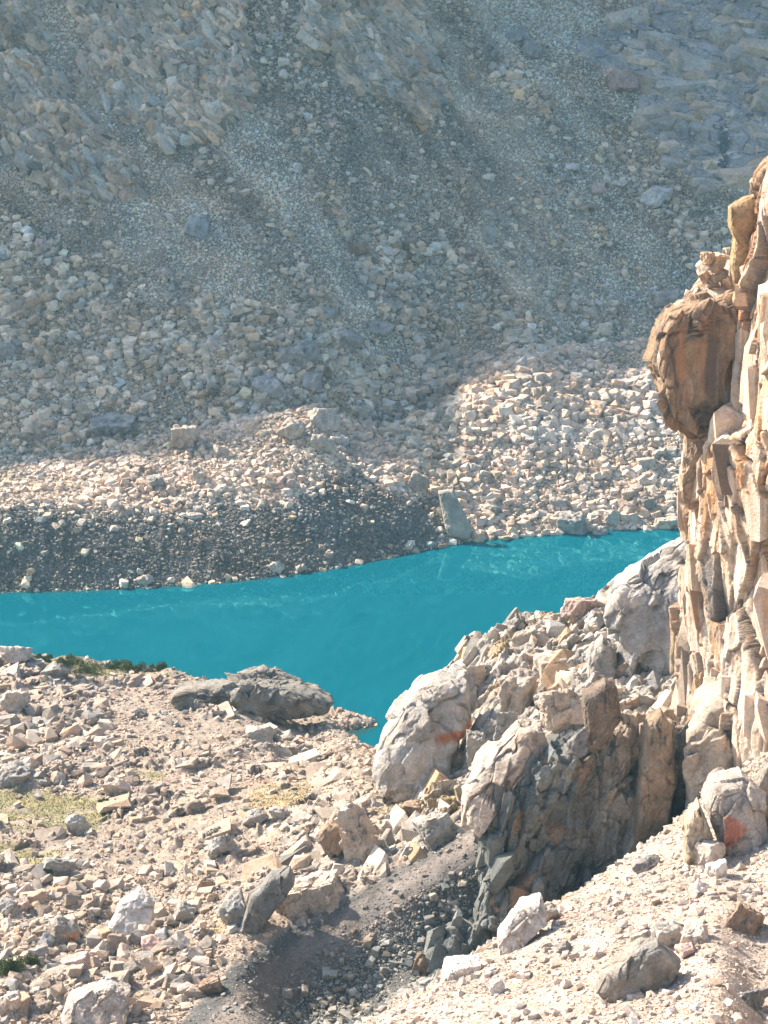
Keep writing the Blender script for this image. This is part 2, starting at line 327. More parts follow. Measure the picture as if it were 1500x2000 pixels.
# rows: (Y, z) per column, from the camera to the lake
def col_n(*k): return k
R_ = {
 -450: [(60, 92), (130, 48), (205, 32), (240, Z(1990, 240)), (265, Z(1840, 265)), (292, Z(1700, 292)), (323, Z(1550, 323)), (365, Z(1400, 365)), (402, Z(1278, 402)), (409, -1), (440, -12)],
 -150: [(60, 92), (130, 46), (202, 30), (240, Z(2000, 240)), (265, Z(1850, 265)), (292, Z(1700, 292)), (323, Z(1550, 323)), (365, Z(1400, 365)), (402, Z(1280, 402)), (409, -1), (440, -12)],
 0:   [(60, 92), (130, 46), (200, 29), (240, Z(2000, 240)), (265, Z(1850, 265)), (292, Z(1700, 292)), (323, Z(1550, 323)), (365, Z(1400, 365)), (402, Z(1278, 402)), (409, -1), (440, -12)],
 150: [(60, 93), (130, 48), (198, 29.5), (239, Z(2000, 239)), (265, Z(1850, 265)), (292, Z(1700, 292)), (321, Z(1550, 321)), (363, Z(1400, 363)), (401, Z(1292, 401)), (407, -1), (440, -12)],
 300: [(60, 94), (130, 50), (195, 30.5), (238, Z(2000, 238)), (262, Z(1860, 262)), (288, Z(1710, 288)), (318, Z(1550, 318)), (360, Z(1405, 360)), (398, Z(1305, 398)), (405, -1), (438, -12)],
 450: [(60, 95), (130, 53), (190, 34), (234, Z(2000, 234)), (247, Z(1925, 247)), (264, Z(1795, 264)), (314, Z(1550, 314)), (352, Z(1430, 352)), (388, Z(1338, 388)), (396, -1), (430, -12)],
 600: [(60, 96), (130, 56), (188, 40), (208, Z(2070, 208)), (249, Z(2000, 249)), (263, Z(1780, 263)), (296, Z(1590, 296)), (358, Z(1450, 358)), (385, Z(1383, 385)), (391, -1), (420, -12)],
 700: [(60, 97), (130, 58), (189, 42), (205, Z(2015, 205)), (248, Z(1990, 248)), (264, Z(1735, 264)), (288, Z(1600, 288)), (320, Z(1482, 320)), (366, Z(1455, 366)), (371, -1), (410, -12)],
 800: [(60, 98), (130, 60), (189, 45), (206, Z(1955, 206)), (249, Z(1925, 249)), (263, Z(1705, 263)), (290, Z(1580, 290)), (306, Z(1515, 306)), (330, Z(1425, 330)), (349, -1), (400, -14)],
 900: [(60, 99), (130, 62), (188, 47.5), (212, Z(1890, 212)), (252, Z(1880, 252)), (264, Z(1650, 264)), (290, Z(1540, 290)), (306, Z(1470, 306)), (335, Z(1290, 335)), (352, -1), (400, -14)],
 1000: [(60, 100), (130, 64), (186, 49.5), (218, Z(1832, 218)), (256, Z(1840, 256)), (264, Z(1585, 264)), (284, Z(1500, 284)), (304, Z(1390, 304)), (335, Z(1222, 335)), (352, -1), (400, -14)],
 1150: [(60, 101), (130, 67), (184, 52), (226, Z(1735, 226)), (258, Z(1750, 258)), (266, Z(1490, 266)), (285, Z(1420, 285)), (305, Z(1300, 305)), (335, Z(1178, 335)), (352, -1), (400, -14)],
 1300: [(60, 102), (130, 69), (182, 54), (236, Z(1622, 236)), (262, Z(1650, 262)), (268, Z(1430, 268)), (290, Z(1360, 290)), (310, Z(1230, 310)), (335, Z(1108, 335)), (355, -1), (400, -14)],
 1400: [(60, 103), (130, 71), (180, 56), (240, Z(1560, 240)), (262, Z(1500, 262)), (272, Z(1420, 272)), (285, Z(1330, 285)), (305, Z(1200, 305)), (335, Z(1085, 335)), (358, -1), (400, -14)],
 1500: [(60, 104), (130, 73), (178, Z(2000, 178)), (240, Z(1490, 240)), (262, Z(1450, 262)), (272, Z(1350, 272)), (288, Z(1280, 288)), (308, Z(1150, 308)), (335, Z(1070, 335)), (360, -1), (400, -14)],
 1750: [(60, 106), (130, 78), (178, 62), (240, 60), (262, 62), (272, 64), (288, 66), (308, 64), (335, 58), (365, -1), (400, -14)],
 2100: [(60, 108), (130, 84), (178, 72), (240, 76), (262, 80), (272, 82), (288, 82), (308, 78), (335, 68), (370, -1), (400, -14)]}
ncp = np.array(cols_n, float); K = 11
ctrl = np.zeros((len(cols_n), K, 3))
for i, c0 in enumerate(cols_n):
    for k, (y_, z_) in enumerate(R_[c0]):
        d_ = y_*cp-(z_-CAM_Z)*sp; ctrl[i, k] = ((c0-750)/FPX*d_, y_, z_)
Sn = np.concatenate([np.linspace(-450, -60, 60, endpoint=False), np.linspace(-60, 1560, 820), np.linspace(1568, 2100, 60)])
cols = pchip(ncp, ctrl, Sn)
seg = [8, 25, 160, 190, 150, 190, 200, 190, 70, 70]
tt = np.concatenate([np.linspace(i, i+1, n, endpoint=False) for i, n in enumerate(seg)]+[[len(seg)]])
G = pchip(np.arange(K), np.swapaxes(cols, 0, 1), tt); nr2, nc2 = G.shape[:2]
P = G.reshape(-1, 3).copy(); px, py, dd = proj(P); tv = np.repeat(tt, nc2)
landm = sstep(-.5, 1.5, P[:, 2])
GRASSP = [[(-40, 1540), (90, 1545), (200, 1560), (225, 1590), (180, 1620), (60, 1625), (-40, 1600)], [(-40, 1655), (60, 1652), (120, 1668), (90, 1690), (-40, 1690)],
          [(490, 1545), (560, 1525), (615, 1535), (600, 1570), (520, 1590), (470, 1580)], [(735, 1568), (800, 1560), (900, 1545), (900, 1570), (800, 1600), (735, 1600)],
          [(430, 1790), (540, 1720), (555, 1740), (470, 1810), (400, 1830)], [(60, 1285), (300, 1300), (330, 1325), (100, 1320)], [(250, 1500), (330, 1500), (300, 1530)],
          [(1060, 1195), (1140, 1190), (1120, 1215), (1050, 1220)], [(1000, 1240), (1060, 1235), (1010, 1290), (960, 1300)]]
# inlet pool between the spit and the field
pond = inpoly(px, py, [(590, 1438), (640, 1432), (745, 1415), (745, 1452), (660, 1468), (610, 1462)], 8, 5)*(tv > 6.2)
# masks
MEscree = (tv < 3.6)*sstep(520, 700, px+60*(tv < 3))                                  # near scree slope
gully = inpoly(px, py, [(950, 1590), (880, 1630), (740, 1715), (600, 1790), (440, 1900), (340, 2010), (300, 2060), (640, 2060), (760, 2040), (900, 1900), (960, 1800)], 10, 10)*(tv > np.where(px < 620, 2.3, 3.15))*(tv < 6)
MEscree = MEscree*(1-gully)
spur = sstep(640, 800, px)*(tv > 3.9)*(1-gully)*sstep(4.0, 4.4, tv)
spur = np.maximum(spur, inpoly(px, py, [(560, 1600), (700, 1470), (800, 1560), (760, 1700), (640, 1780), (560, 1820), (540, 1700)], 20, 25)*(tv > 4)*.6)
spur = spur*(1-((tv > 6.2) & (px < 748)))
field = (1-MEscree)*(1-gully)*(1-spur)
b1 = fbm(P, 14, 4, .5, 103); b2 = fbm(P, 3.2, 4, .55, 107); b3 = fbm(P, .8, 3, .6, 109)
P[:, 2] += landm*(b1*(.9*field+.7*MEscree+.4*gully+1.2*spur)+b2*(.45*field+.3*MEscree+.25*gully+.5*spur)+b3*(.11+.08*spur))
idx = np.where((spur > .02) & (px > -40) & (px < 1600))[0]
Q = P[idx]; Qr = Q@np.array([[.87, .1, -.48], [-.1, 1, 0], [.48, 0, .87]]).T
f1, id1, e1 = facets(Qr, (4.5, 5, 7), 1.4, 141); f2, id2, e2 = facets(Qr, (1.5, 1.8, 2.6), 1.2, 143)
rd = fbm(Qr, 2.5, 4, .6, 151, True)
lowshore = sstep(1.0, 6.0, P[idx, 2])
P[idx] += (spur[idx]*lowshore*(1.6*f1+.65*f2+.55*rd))[:, None]*np.array([-.25, -.35, .9])
idf = np.where((field > .05) & (px > -60) & (px < 1560) & (tv > 2) & (tv < 9.2))[0]; Qf = P[idf]@np.array([[.9, .1, -.42], [-.1, 1, 0], [.42, 0, .9]]).T
f4, id4, e4 = facets(Qf, (4, 4.5, 4), 1.3, 181); f5, id5, e5 = facets(Qf, (1.2, 1.4, 1.2), 1.2, 183)
bedm = sstep(.0, .22, fbm(P[idf], 13, 4, .6, 185)+.12*sstep(3.0, 8.5, tv[idf])-.06)*field[idf]*sstep(.3, 2.0, P[idf, 2]); BED = np.zeros(len(P)); BED[idf] = bedm
gq_ = np.zeros(len(idf))
for g_ in GRASSP: gq_ = np.maximum(gq_, inpoly(px[idf], py[idf], g_, 16, 10))
bedm = bedm*(1-gq_)*(1-sstep(6.6, 7.2, tv[idf])*sstep(520, 600, px[idf])); BED[idf] = bedm; P[idf, 2] += bedm*(.75+.9*f4+.38*f5)
fl_ = P.copy(); fl_[:, 2] = 0; pa_, pb_, _ = proj(fl_); spit = inpoly(pa_, pb_, [(540, 1376), (600, 1380), (650, 1384), (735, 1404), (738, 1420), (690, 1428), (650, 1433), (600, 1440), (540, 1445)], 9, 6)*(tv > 7.4)
P[:, 2] = np.where(spit > .02, np.maximum(P[:, 2], -1.6+2.5*spit+.6*b2*spit+.35*b3), P[:, 2])
# colours
v1 = fbm(P, 6, 4, .6, 161); v2 = fbm(P, 1.1, 3, .6, 163); pk = sstep(-.1, .45, fbm(P+31, 22, 3, .5, 165))[:, None]
base = C(.34, .28, .225)*(1-pk)+C(.37, .29, .24)*pk
col = base*(1+.12*v1+.12*v2)[:, None]
sc_ = C(.43, .355, .295)*(1+.10*v1+.16*v2)[:, None]; col = col*(1-MEscree[:, None])+sc_*MEscree[:, None]
gc = C(.085, .085, .082)*(1+.2*v1+.2*v2)[:, None]  # gully shade and the gaps between its stones put into the ground colour
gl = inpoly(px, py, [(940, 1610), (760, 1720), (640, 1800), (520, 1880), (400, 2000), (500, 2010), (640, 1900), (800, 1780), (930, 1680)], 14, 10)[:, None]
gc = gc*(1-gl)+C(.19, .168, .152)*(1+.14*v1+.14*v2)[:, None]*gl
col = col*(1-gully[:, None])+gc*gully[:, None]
sr = C(.45, .405, .36)*(.8+.3*id1+.2*(id2-.5))[:, None]; sr = np.where((id2 > .85)[:, None], C(.27, .25, .225), sr); sr = np.where((id2 < .05)[:, None], C(.40, .27, .18), sr)
col[idx] = col[idx]*(1-spur[idx][:, None]*.85)+sr*spur[idx][:, None]*.85
gm = np.zeros(len(P))
for g_ in GRASSP: gm = np.maximum(gm, inpoly(px, py, g_, 12, 16))
gm *= (tv > 3.9)*sstep(-.3, .25, fbm(P, 2.2, 4, .6, 171)+.25)
gcol = C(.25, .225, .115)*(1+.15*v1+.1*v2)[:, None]; gcol = np.where((px > 400)[:, None], C(.36, .275, .16)*(1+.12*v2)[:, None], gcol)
col = col*(1-gm[:, None])+gcol*gm[:, None]
wet = sstep(.7, .1, P[:, 2])[:, None]; col = col*(1-wet*.55)
NEARP, NEARC, NEART, NEARG = P, col, tv, gm
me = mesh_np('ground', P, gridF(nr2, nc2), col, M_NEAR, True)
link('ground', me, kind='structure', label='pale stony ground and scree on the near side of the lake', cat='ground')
NMASK = dict(E=MEscree, g=gully, s=spur, f=field, px=px.copy(), py=py.copy(), gm=gm, gl=gl[:, 0])
print('near', time.time()-T0)
# ------------------------------------------------------------------ height raster, lake
x0r, y0r, nxr, nyr = -150, 330, 340, 190
H = np.full((nyr, nxr), -20.0)
for PP in (FARP, NEARP):
    ix = np.floor(PP[:, 0]-x0r).astype(int); iy = np.floor(PP[:, 1]-y0r).astype(int)
    ok = (ix >= 0) & (ix < nxr) & (iy >= 0) & (iy < nyr); np.maximum.at(H, (iy[ok], ix[ok]), PP[ok, 2])
gx, gy = np.meshgrid(np.arange(x0r, x0r+nxr, 1.0), np.arange(y0r, y0r+nyr, 1.0))
Vl = np.stack([gx, gy, np.zeros_like(gx)], -1).reshape(-1, 3)
Hs = H.copy()
for _ in range(2): Hs = (Hs+np.roll(Hs, 1, 0)+np.roll(Hs, -1, 0)+np.roll(Hs, 1, 1)+np.roll(Hs, -1, 1))/5
nearside = (gy < 420)
shal = np.where(nearside, sstep(-3.2, -.3, Hs), sstep(-1.5, -.2, Hs)*.5).ravel()
m = bpy.data.materials.new('glacial_water'); m.use_nodes = True; t = m.node_tree; n = t.nodes; L = t.links
p = n['Principled BSDF']; p.inputs['Roughness'].default_value = .03; p.inputs['IOR'].default_value = 1.333
at = n.new('ShaderNodeAttribute'); at.attribute_name = 'shallow'
mx = n.new('ShaderNodeMix'); mx.data_type = 'RGBA'; mx.inputs[6].default_value = (.0, .105, .145, 1); mx.inputs[7].default_value = (.03, .06, .055, 1)
g = n.new('ShaderNodeNewGeometry'); q = n.new('ShaderNodeTexNoise'); q.inputs['Scale'].default_value = .5; q.inputs['Detail'].default_value = 4; L.new(g.outputs['Position'], q.inputs['Vector'])
mm = n.new('ShaderNodeMath'); mm.operation = 'MULTIPLY_ADD'; L.new(q.outputs['Fac'], mm.inputs[0]); mm.inputs[1].default_value = .8; mm.inputs[2].default_value = .45
m3 = n.new('ShaderNodeMath'); m3.operation = 'MULTIPLY'; m3.use_clamp = True; L.new(at.outputs['Fac'], m3.inputs[0]); L.new(mm.outputs[0], m3.inputs[1]); L.new(m3.outputs[0], mx.inputs[0])
L.new(mx.outputs[2], p.inputs['Base Color'])
mp = n.new('ShaderNodeMapping'); mp.inputs['Scale'].default_value = (1.0, 1.6, 1.0); L.new(g.outputs['Position'], mp.inputs[0])
w1 = n.new('ShaderNodeTexNoise'); w1.inputs['Scale'].default_value = .55; w1.inputs['Detail'].default_value = 3; w1.inputs['Roughness'].default_value = .5; L.new(mp.outputs[0], w1.inputs['Vector'])
bp = n.new('ShaderNodeBump'); bp.inputs['Strength'].default_value = .045; bp.inputs['Distance'].default_value = .035; L.new(w1.outputs['Fac'], bp.inputs['Height']); L.new(bp.outputs[0], p.inputs['Normal'])
p.inputs['Specular IOR Level'].default_value = 0; gl_ = n.new('ShaderNodeBsdfGlossy'); gl_.inputs['Color'].default_value = (.24, .95, 1, 1); gl_.inputs['Roughness'].default_value = .002
fr = n.new('ShaderNodeFresnel'); fr.inputs['IOR'].default_value = 2.0; ms = n.new('ShaderNodeMixShader'); L.new(fr.outputs[0], ms.inputs[0]); L.new(p.outputs[0], ms.inputs[1]); L.new(gl_.outputs[0], ms.inputs[2])
L.new(bp.outputs[0], gl_.inputs['Normal']); L.new(ms.outputs[0], n['Material Output'].inputs['Surface'])
link('lake_water', mesh_np('lake_water', Vl, gridF(nyr, nxr), None, m, True, {'shallow': shal}), kind='structure', label='still turquoise lake water', cat='lake')
# ================================================================== CLIFF AND ROCK WALLS
def loft(rows, nu, nv, blank=False):
    """rows: bottom to top, each a list of (px, py, Y), left to right -> dense grid of world points"""
    A = np.array([[unproj(*q) for q in r] for r in rows])
    a = pchip(np.arange(A.shape[0]), A, np.linspace(0, A.shape[0]-1, nv))
    b = pchip(np.arange(A.shape[1]), np.swapaxes(a, 0, 1), np.linspace(0, A.shape[1]-1, nu))
    return np.swapaxes(b, 0, 1)
def displace(G, fn):
    n = gridN(G).reshape(-1, 3); P = G.reshape(-1, 3).copy()
    if (n[:, 1].mean() > 0): n = -n
    d, col = fn(P, n); P += n*d[:, None]; return P, col
SURF = [FARP, NEARP]
# ---- shaded wall
def wall_fn(P, n):
    Q = P@np.array([[.92, 0, -.39], [0, 1, 0], [.39, 0, .92]]).T
    f1, i1, e1 = facets(Q, (4.5, 5, 10), 1.5, 201); f2, i2, e2 = facets(Q, (1.3, 1.6, 3.6), 1.3, 203, .35)
    r = fbm(Q*np.array([1, 1, .35]), 2.2, 5, .6, 207, True); f3 = fbm(Q, .5, 3, .6, 208)
    px, py, _ = proj(P)
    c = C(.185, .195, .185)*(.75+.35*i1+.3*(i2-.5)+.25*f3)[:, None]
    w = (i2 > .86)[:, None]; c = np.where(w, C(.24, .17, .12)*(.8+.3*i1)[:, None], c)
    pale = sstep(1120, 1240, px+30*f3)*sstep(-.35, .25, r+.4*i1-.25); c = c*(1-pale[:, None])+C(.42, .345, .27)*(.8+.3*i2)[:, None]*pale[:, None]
    return 1.4*f1+.7*f2+.5*r+.15*f3, c
wp = [815, 875, 930, 958, 1015, 1080, 1150, 1225, 1300, 1352]
base = [2010, 1960, 1925, 1900, 1870, 1830, 1760, 1720, 1680, 1650]
topy = [1968, 1870, 1790, 1600, 1508, 1478, 1440, 1420, 1412, 1425]
Yb = [240, 243, 246, 249, 251, 253, 255, 257, 259, 261]; Yt = [246, 250, 254, 256, 257, 258, 260, 262, 264, 266]
rws = [[(a, b_, y_) for a, b_, y_ in zip(wp, base, Yb)],
       [(a, b_+(t_-b_)*.5, y_+(z_-y_)*.42) for a, b_, t_, y_, z_ in zip(wp, base, topy, Yb, Yt)],
       [(a, t_+6, z_) for a, t_, z_ in zip(wp, topy, Yt)],
       [(a, t_-4, z_+5) for a, t_, z_ in zip(wp, topy, Yt)],
       [(a, t_+25, z_+12) for a, t_, z_ in zip(wp, topy, Yt)]]
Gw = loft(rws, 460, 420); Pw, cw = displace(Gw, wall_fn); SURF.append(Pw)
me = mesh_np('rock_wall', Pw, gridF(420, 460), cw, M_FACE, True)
link('rock_wall', me, label='tall dark grey fractured rock wall in shade above the near scree slope', cat='rock wall')
# ---- the orange cliff
def cliff_fn(P, n):
    Q = P@np.array([[.98, 0, -.2], [0, 1, 0], [.2, 0, .98]]).T
    f1, i1, e1 = facets(Q, (6.5, 8, 17), 1.6, 211, .08, .04, .5); f2, i2, e2 = facets(Q, (2.2, 2.8, 6.5), 1.5, 213, .12, .05, .5); f3, i3, e3 = facets(Q, (.55, .8, 2.8), 1.2, 217)
    r = fbm(Q*np.array([1, 1, .3]), 2.5, 5, .6, 219, True); s = fbm(P*np.array([1, 1, .13]), 1.3, 5, .6, 221); b = fbm(P, 3.5, 3, .6, 223)
    px, py, _ = proj(P)
    c = C(.74, .60, .47)*(.88+.16*i1+.2*(i2-.5)+.14*s)[:, None]
    org = (sstep(.02, .4, s+.35*b)*sstep(1420, 1150, py)*.8)[:, None]
    c = c*(1-org)+C(.50, .25, .11)*(.8+.4*i2)[:, None]*org
    drk = (sstep(.12, .45, -s+.6*(i2-.5)+.25*b)*.7)[:, None]; c = c*(1-drk)+C(.25, .17, .115)*drk
    gry = sstep(1050, 1200, py+60*b)[:, None]*.55; c = c*(1-gry)+C(.60, .52, .44)*(.8+.3*i2+.15*s)[:, None]*gry
    ck = (np.clip(1-e1/.045, 0, 1)*.8+np.clip(1-e2/.05, 0, 1)*.55)[:, None]; ck = np.clip(ck, 0, .85); c = c*(1-ck)+C(.13, .09, .065)*ck
    streak = (inpoly(px, py, [(1392, 1080), (1408, 1090), (1412, 1230), (1400, 1300), (1388, 1200)], 7, 6)*.75)[:, None]; c = c*(1-streak)+C(.09, .09, .10)*streak
    return 1.5*f1+.45*f2+.1*f3+.1*r+.15*s, c
rows_c = [  # py, [left-behind, left edge, face, face, right, far right]
 (1700, 1350, 268), (1560, 1345, 268), (1420, 1345, 268), (1330, 1345, 270), (1200, 1345, 271), (1090, 1345, 272), (1000, 1340, 272), (900, 1340, 272), (865, 1350, 272), (838, 1412, 271.5), (700, 1412, 270),
 (620, 1420, 269), (560, 1440, 268), (480, 1466, 267), (400, 1475, 266), (365, 1484, 266), (335, 1500, 266), (305, 1540, 268)]
rws = []
for (y_, e_, Y_) in rows_c:
    rws.append([(e_+22, y_, Y_+16), (e_+3, y_, Y_+5), (e_+10, y_, Y_), (e_+50, y_, Y_-8), (max(e_+90, 1500), y_, Y_-20), (1640, y_, Y_-30), (1800, y_+30, Y_-36)])
rws.append([(e_+40, y_+20, Y_+26), (e_+40, y_+10, Y_+24), (e_+50, y_+5, Y_+22), (e_+70, y_, Y_+20), (1620, y_, Y_+16), (1720, y_, Y_+10), (1830, y_, Y_+8)])
cliff = link('cliff', None, label='towering orange and cream cliff rising along the right edge above the lake', cat='cliff', loc=(36, 262, 44))
cl = np.array([36, 262, 44.])
Gc = loft(rws, 420, 1150); Pcf, cc = displace(Gc, cliff_fn); SURF.append(Pcf)
link('rock_face', mesh_np('rock_face', Pcf-cl, gridF(1150, 420), cc, M_CLIFF, True), parent=cliff)
def lump_fn(P, n):
    Q = P; f1, i1, e1 = facets(Q, (3.4, 5, 4.5), 1.6, 231, .08, .05); f2, i2, e2 = facets(Q, (1.3, 1.6, 2.5), 1.3, 233, .1)
    s = fbm(P*np.array([1, 1, .12]), 1.0, 5, .65, 235); b = fbm(P, 3, 3, .6, 237); px, py, _ = proj(P)
    c = C(.56, .46, .37)*(.9+.15*i2+.1*s)[:, None]
    face = inpoly(px, py, [(1285, 700), (1300, 640), (1360, 600), (1430, 585), (1430, 830), (1330, 840), (1300, 780)], 6, 5)[:, None]
    v = C(.32, .215, .14)*(.95+1.3*s)[:, None]
    d = sstep(640, 730, py+80*b+40*s)[:, None]*.8; v = v*(1-d)+C(.10, .085, .075)*(1+.7*s)[:, None]*d
    o = sstep(.25, .6, s+.3*b)[:, None]*.7; v = v*(1-o)+C(.45, .24, .13)*o
    ck = np.clip(1-e1/.04, 0, 1)[:, None]*.7; v = v*(1-ck)+C(.06, .05, .04)*ck; c = c+v*0
    return .6*f1+.42*f2+.2*b+.2*s, c
rws = []
for (y_, l_, r_, Y_) in [(858, 1345, 1430, 276), (838, 1332, 1440, 271), (800, 1322, 1445, 267.5), (745, 1296, 1450, 266), (705, 1280, 1455, 265.5), (650, 1285, 1460, 266), (605, 1312, 1460, 267.5), (560, 1350, 1465, 271), (520, 1385, 1465, 275), (500, 1410, 1465, 281)]:
    Y_ = Y_+1.6; l_ = l_+(6 if 600 < y_ < 850 else 0)
    rws.append([(l_+25, y_, Y_+14), (l_+4, y_, Y_+6), (l_+2, y_, Y_+2.5), (l_+10, y_, Y_), ((l_+r_)/2, y_, Y_), (r_-12, y_, Y_+2), (r_+25, y_, Y_+7)])
Gl = loft(rws, 240, 340); Pl, cl_ = displace(Gl, lump_fn); SURF.append(Pl)
link('buttress', mesh_np('buttress', Pl-cl, gridF(340, 240), cl_, M_CLIFF, True), parent=cliff)
print('cliffs', time.time()-T0)

# ------------------------------------------------------------------ z-buffer in the frame: where does a photo pixel land
ZW, ZH = 500, 667
ZB = np.full((ZH, ZW), 1e9)
ZP = np.zeros((ZH, ZW, 3))
def splat(PP):
    a, b_, d_ = proj(PP); ix = np.floor(a/3).astype(int); iy = np.floor(b_/3).astype(int)
    ok = (ix >= 0) & (ix < ZW) & (iy >= 0) & (iy < ZH); i = np.where(ok)[0]
    i = i[np.argsort(-d_[i])]; k = iy[i]*ZW+ix[i]; tmp = np.full(ZW*ZH, -1); tmp[k] = i   # last written is nearest
    got = tmp >= 0; dd_ = np.full(ZW*ZH, 1e9); dd_[got] = d_[tmp[got]]
    better = dd_ < ZB.ravel(); ZB.ravel()[better] = dd_[better]; ZP.reshape(-1, 3)[better] = PP[tmp[better]]
for s_ in SURF: splat(s_)
ray = None
yy, xx = np.mgrid[0:ZH, 0:ZW]; ang = PITCH+np.arctan((yy*3+1.5-1000)/FPX); Yl = CAM_Z/np.tan(ang); LK = unproj(xx*3+1.5, yy*3+1.5, Yl); dl = proj(LK)[2]
wm = dl < ZB; ZP[wm] = LK[wm]; ZB[wm] = dl[wm]
def hit(px, py):
    ix = int(np.clip(px/3, 0, ZW-1)); iy = int(np.clip(py/3, 0, ZH-1)); return ZP[iy, ix].copy()
def visible(PP, tol=2.0):
    a, b_, d_ = proj(PP); ix = np.floor(a/3).astype(int); iy = np.floor(b_/3).astype(int)
    ok = (ix >= 0) & (ix < ZW) & (iy >= 0) & (iy < ZH); r = np.zeros(len(PP), bool)
    r[ok] = d_[ok] < ZB[iy[ok], ix[ok]]+tol; return r

# ================================================================== ROCKS
def icosphere(n):
    t = (1+5**.5)/2
    V = [(-1, t, 0), (1, t, 0), (-1, -t, 0), (1, -t, 0), (0, -1, t), (0, 1, t), (0, -1, -t), (0, 1, -t), (t, 0, -1), (t, 0, 1), (-t, 0, -1), (-t, 0, 1)]
    V = np.array(V, float); V /= np.linalg.norm(V, axis=1, keepdims=True)
    F = np.array([(0, 11, 5), (0, 5, 1), (0, 1, 7), (0, 7, 10), (0, 10, 11), (1, 5, 9), (5, 11, 4), (11, 10, 2), (10, 7, 6), (7, 1, 8), (3, 9, 4), (3, 4, 2), (3, 2, 6), (3, 6, 8), (3, 8, 9), (4, 9, 5), (2, 4, 11), (6, 2, 10), (8, 6, 7), (9, 8, 1)])
    for _ in range(n):
        e = np.sort(np.concatenate([F[:, [0, 1]], F[:, [1, 2]], F[:, [2, 0]]]), 1); u, inv = np.unique(e, axis=0, return_inverse=True); inv = inv.ravel()
        mid = V[u[:, 0]]+V[u[:, 1]]; mid /= np.linalg.norm(mid, axis=1, keepdims=True); m_ = len(F); b_ = len(V)
        a, b2_, c2 = inv[:m_]+b_, inv[m_:2*m_]+b_, inv[2*m_:]+b_
        F = np.concatenate([np.stack([F[:, 0], a, c2], 1), np.stack([F[:, 1], b2_, a], 1), np.stack([F[:, 2], c2, b2_], 1), np.stack([a, b2_, c2], 1)]); V = np.concatenate([V, mid])
    return V, F
ICO = [icosphere(i) for i in range(7)]
def hull(rng, lev, m=13, rnd=.0):
    D, F = ICO[lev]
    Nn = rng.normal(size=(m, 3)); B_ = np.linalg.qr(rng.normal(size=(3, 3)))[0] if m < 20 else np.eye(3)
    B_ = B_*.35+np.eye(3)*.65*np.sign(np.diag(B_)+1e-6); Nn[:3] = B_+rng.normal(0, .14, (3, 3)); Nn[3:6] = -B_+rng.normal(0, .14, (3, 3))
    Nn /= np.linalg.norm(Nn, axis=1, keepdims=True); d = rng.uniform(.72, 1.0, m); d[:6] = rng.uniform(.58, .8, 6)
    r = np.full(len(D), 1.35)
    for a, b_ in zip(Nn, d):
        q = D@a; r = np.where(q > .05, np.minimum(r, b_/np.maximum(q, .05)), r)
    V = D*np.minimum(r, 1.35)[:, None]; V = V*(1-rnd)+D*rnd
    V -= (V.max(0)+V.min(0))/2; return V/(V.max(0)-V.min(0))*2, F
RNG = np.random.default_rng(7)
def eul(a, b_, c):
    ca, sa, cb, sb, cc, sc = np.cos(a), np.sin(a), np.cos(b_), np.sin(b_), np.cos(c), np.sin(c)
    z = np.zeros_like(ca); o = z+1
    X = np.stack([o, z, z, z, ca, -sa, z, sa, ca], -1).reshape(-1, 3, 3); Yr = np.stack([cb, z, sb, z, o, z, -sb, z, cb], -1).reshape(-1, 3, 3); Zr = np.stack([cc, -sc, z, sc, cc, z, z, z, o], -1).reshape(-1, 3, 3)
    return Zr@Yr@X
CREAM, PALE, GREY, DARK, BROWN, PINK, FARG_, WHITE = C(.48, .40, .33), C(.53, .45, .38), C(.35, .325, .29), C(.20, .19, .18), C(.29, .21, .15), C(.50, .37, .32), C(.36, .345, .32), C(.62, .57, .52)
PR = {'cream': CREAM, 'pale': PALE, 'grey': GREY, 'dark': DARK, 'brown': BROWN, 'pink': PINK, 'far': FARG_, 'white': WHITE}
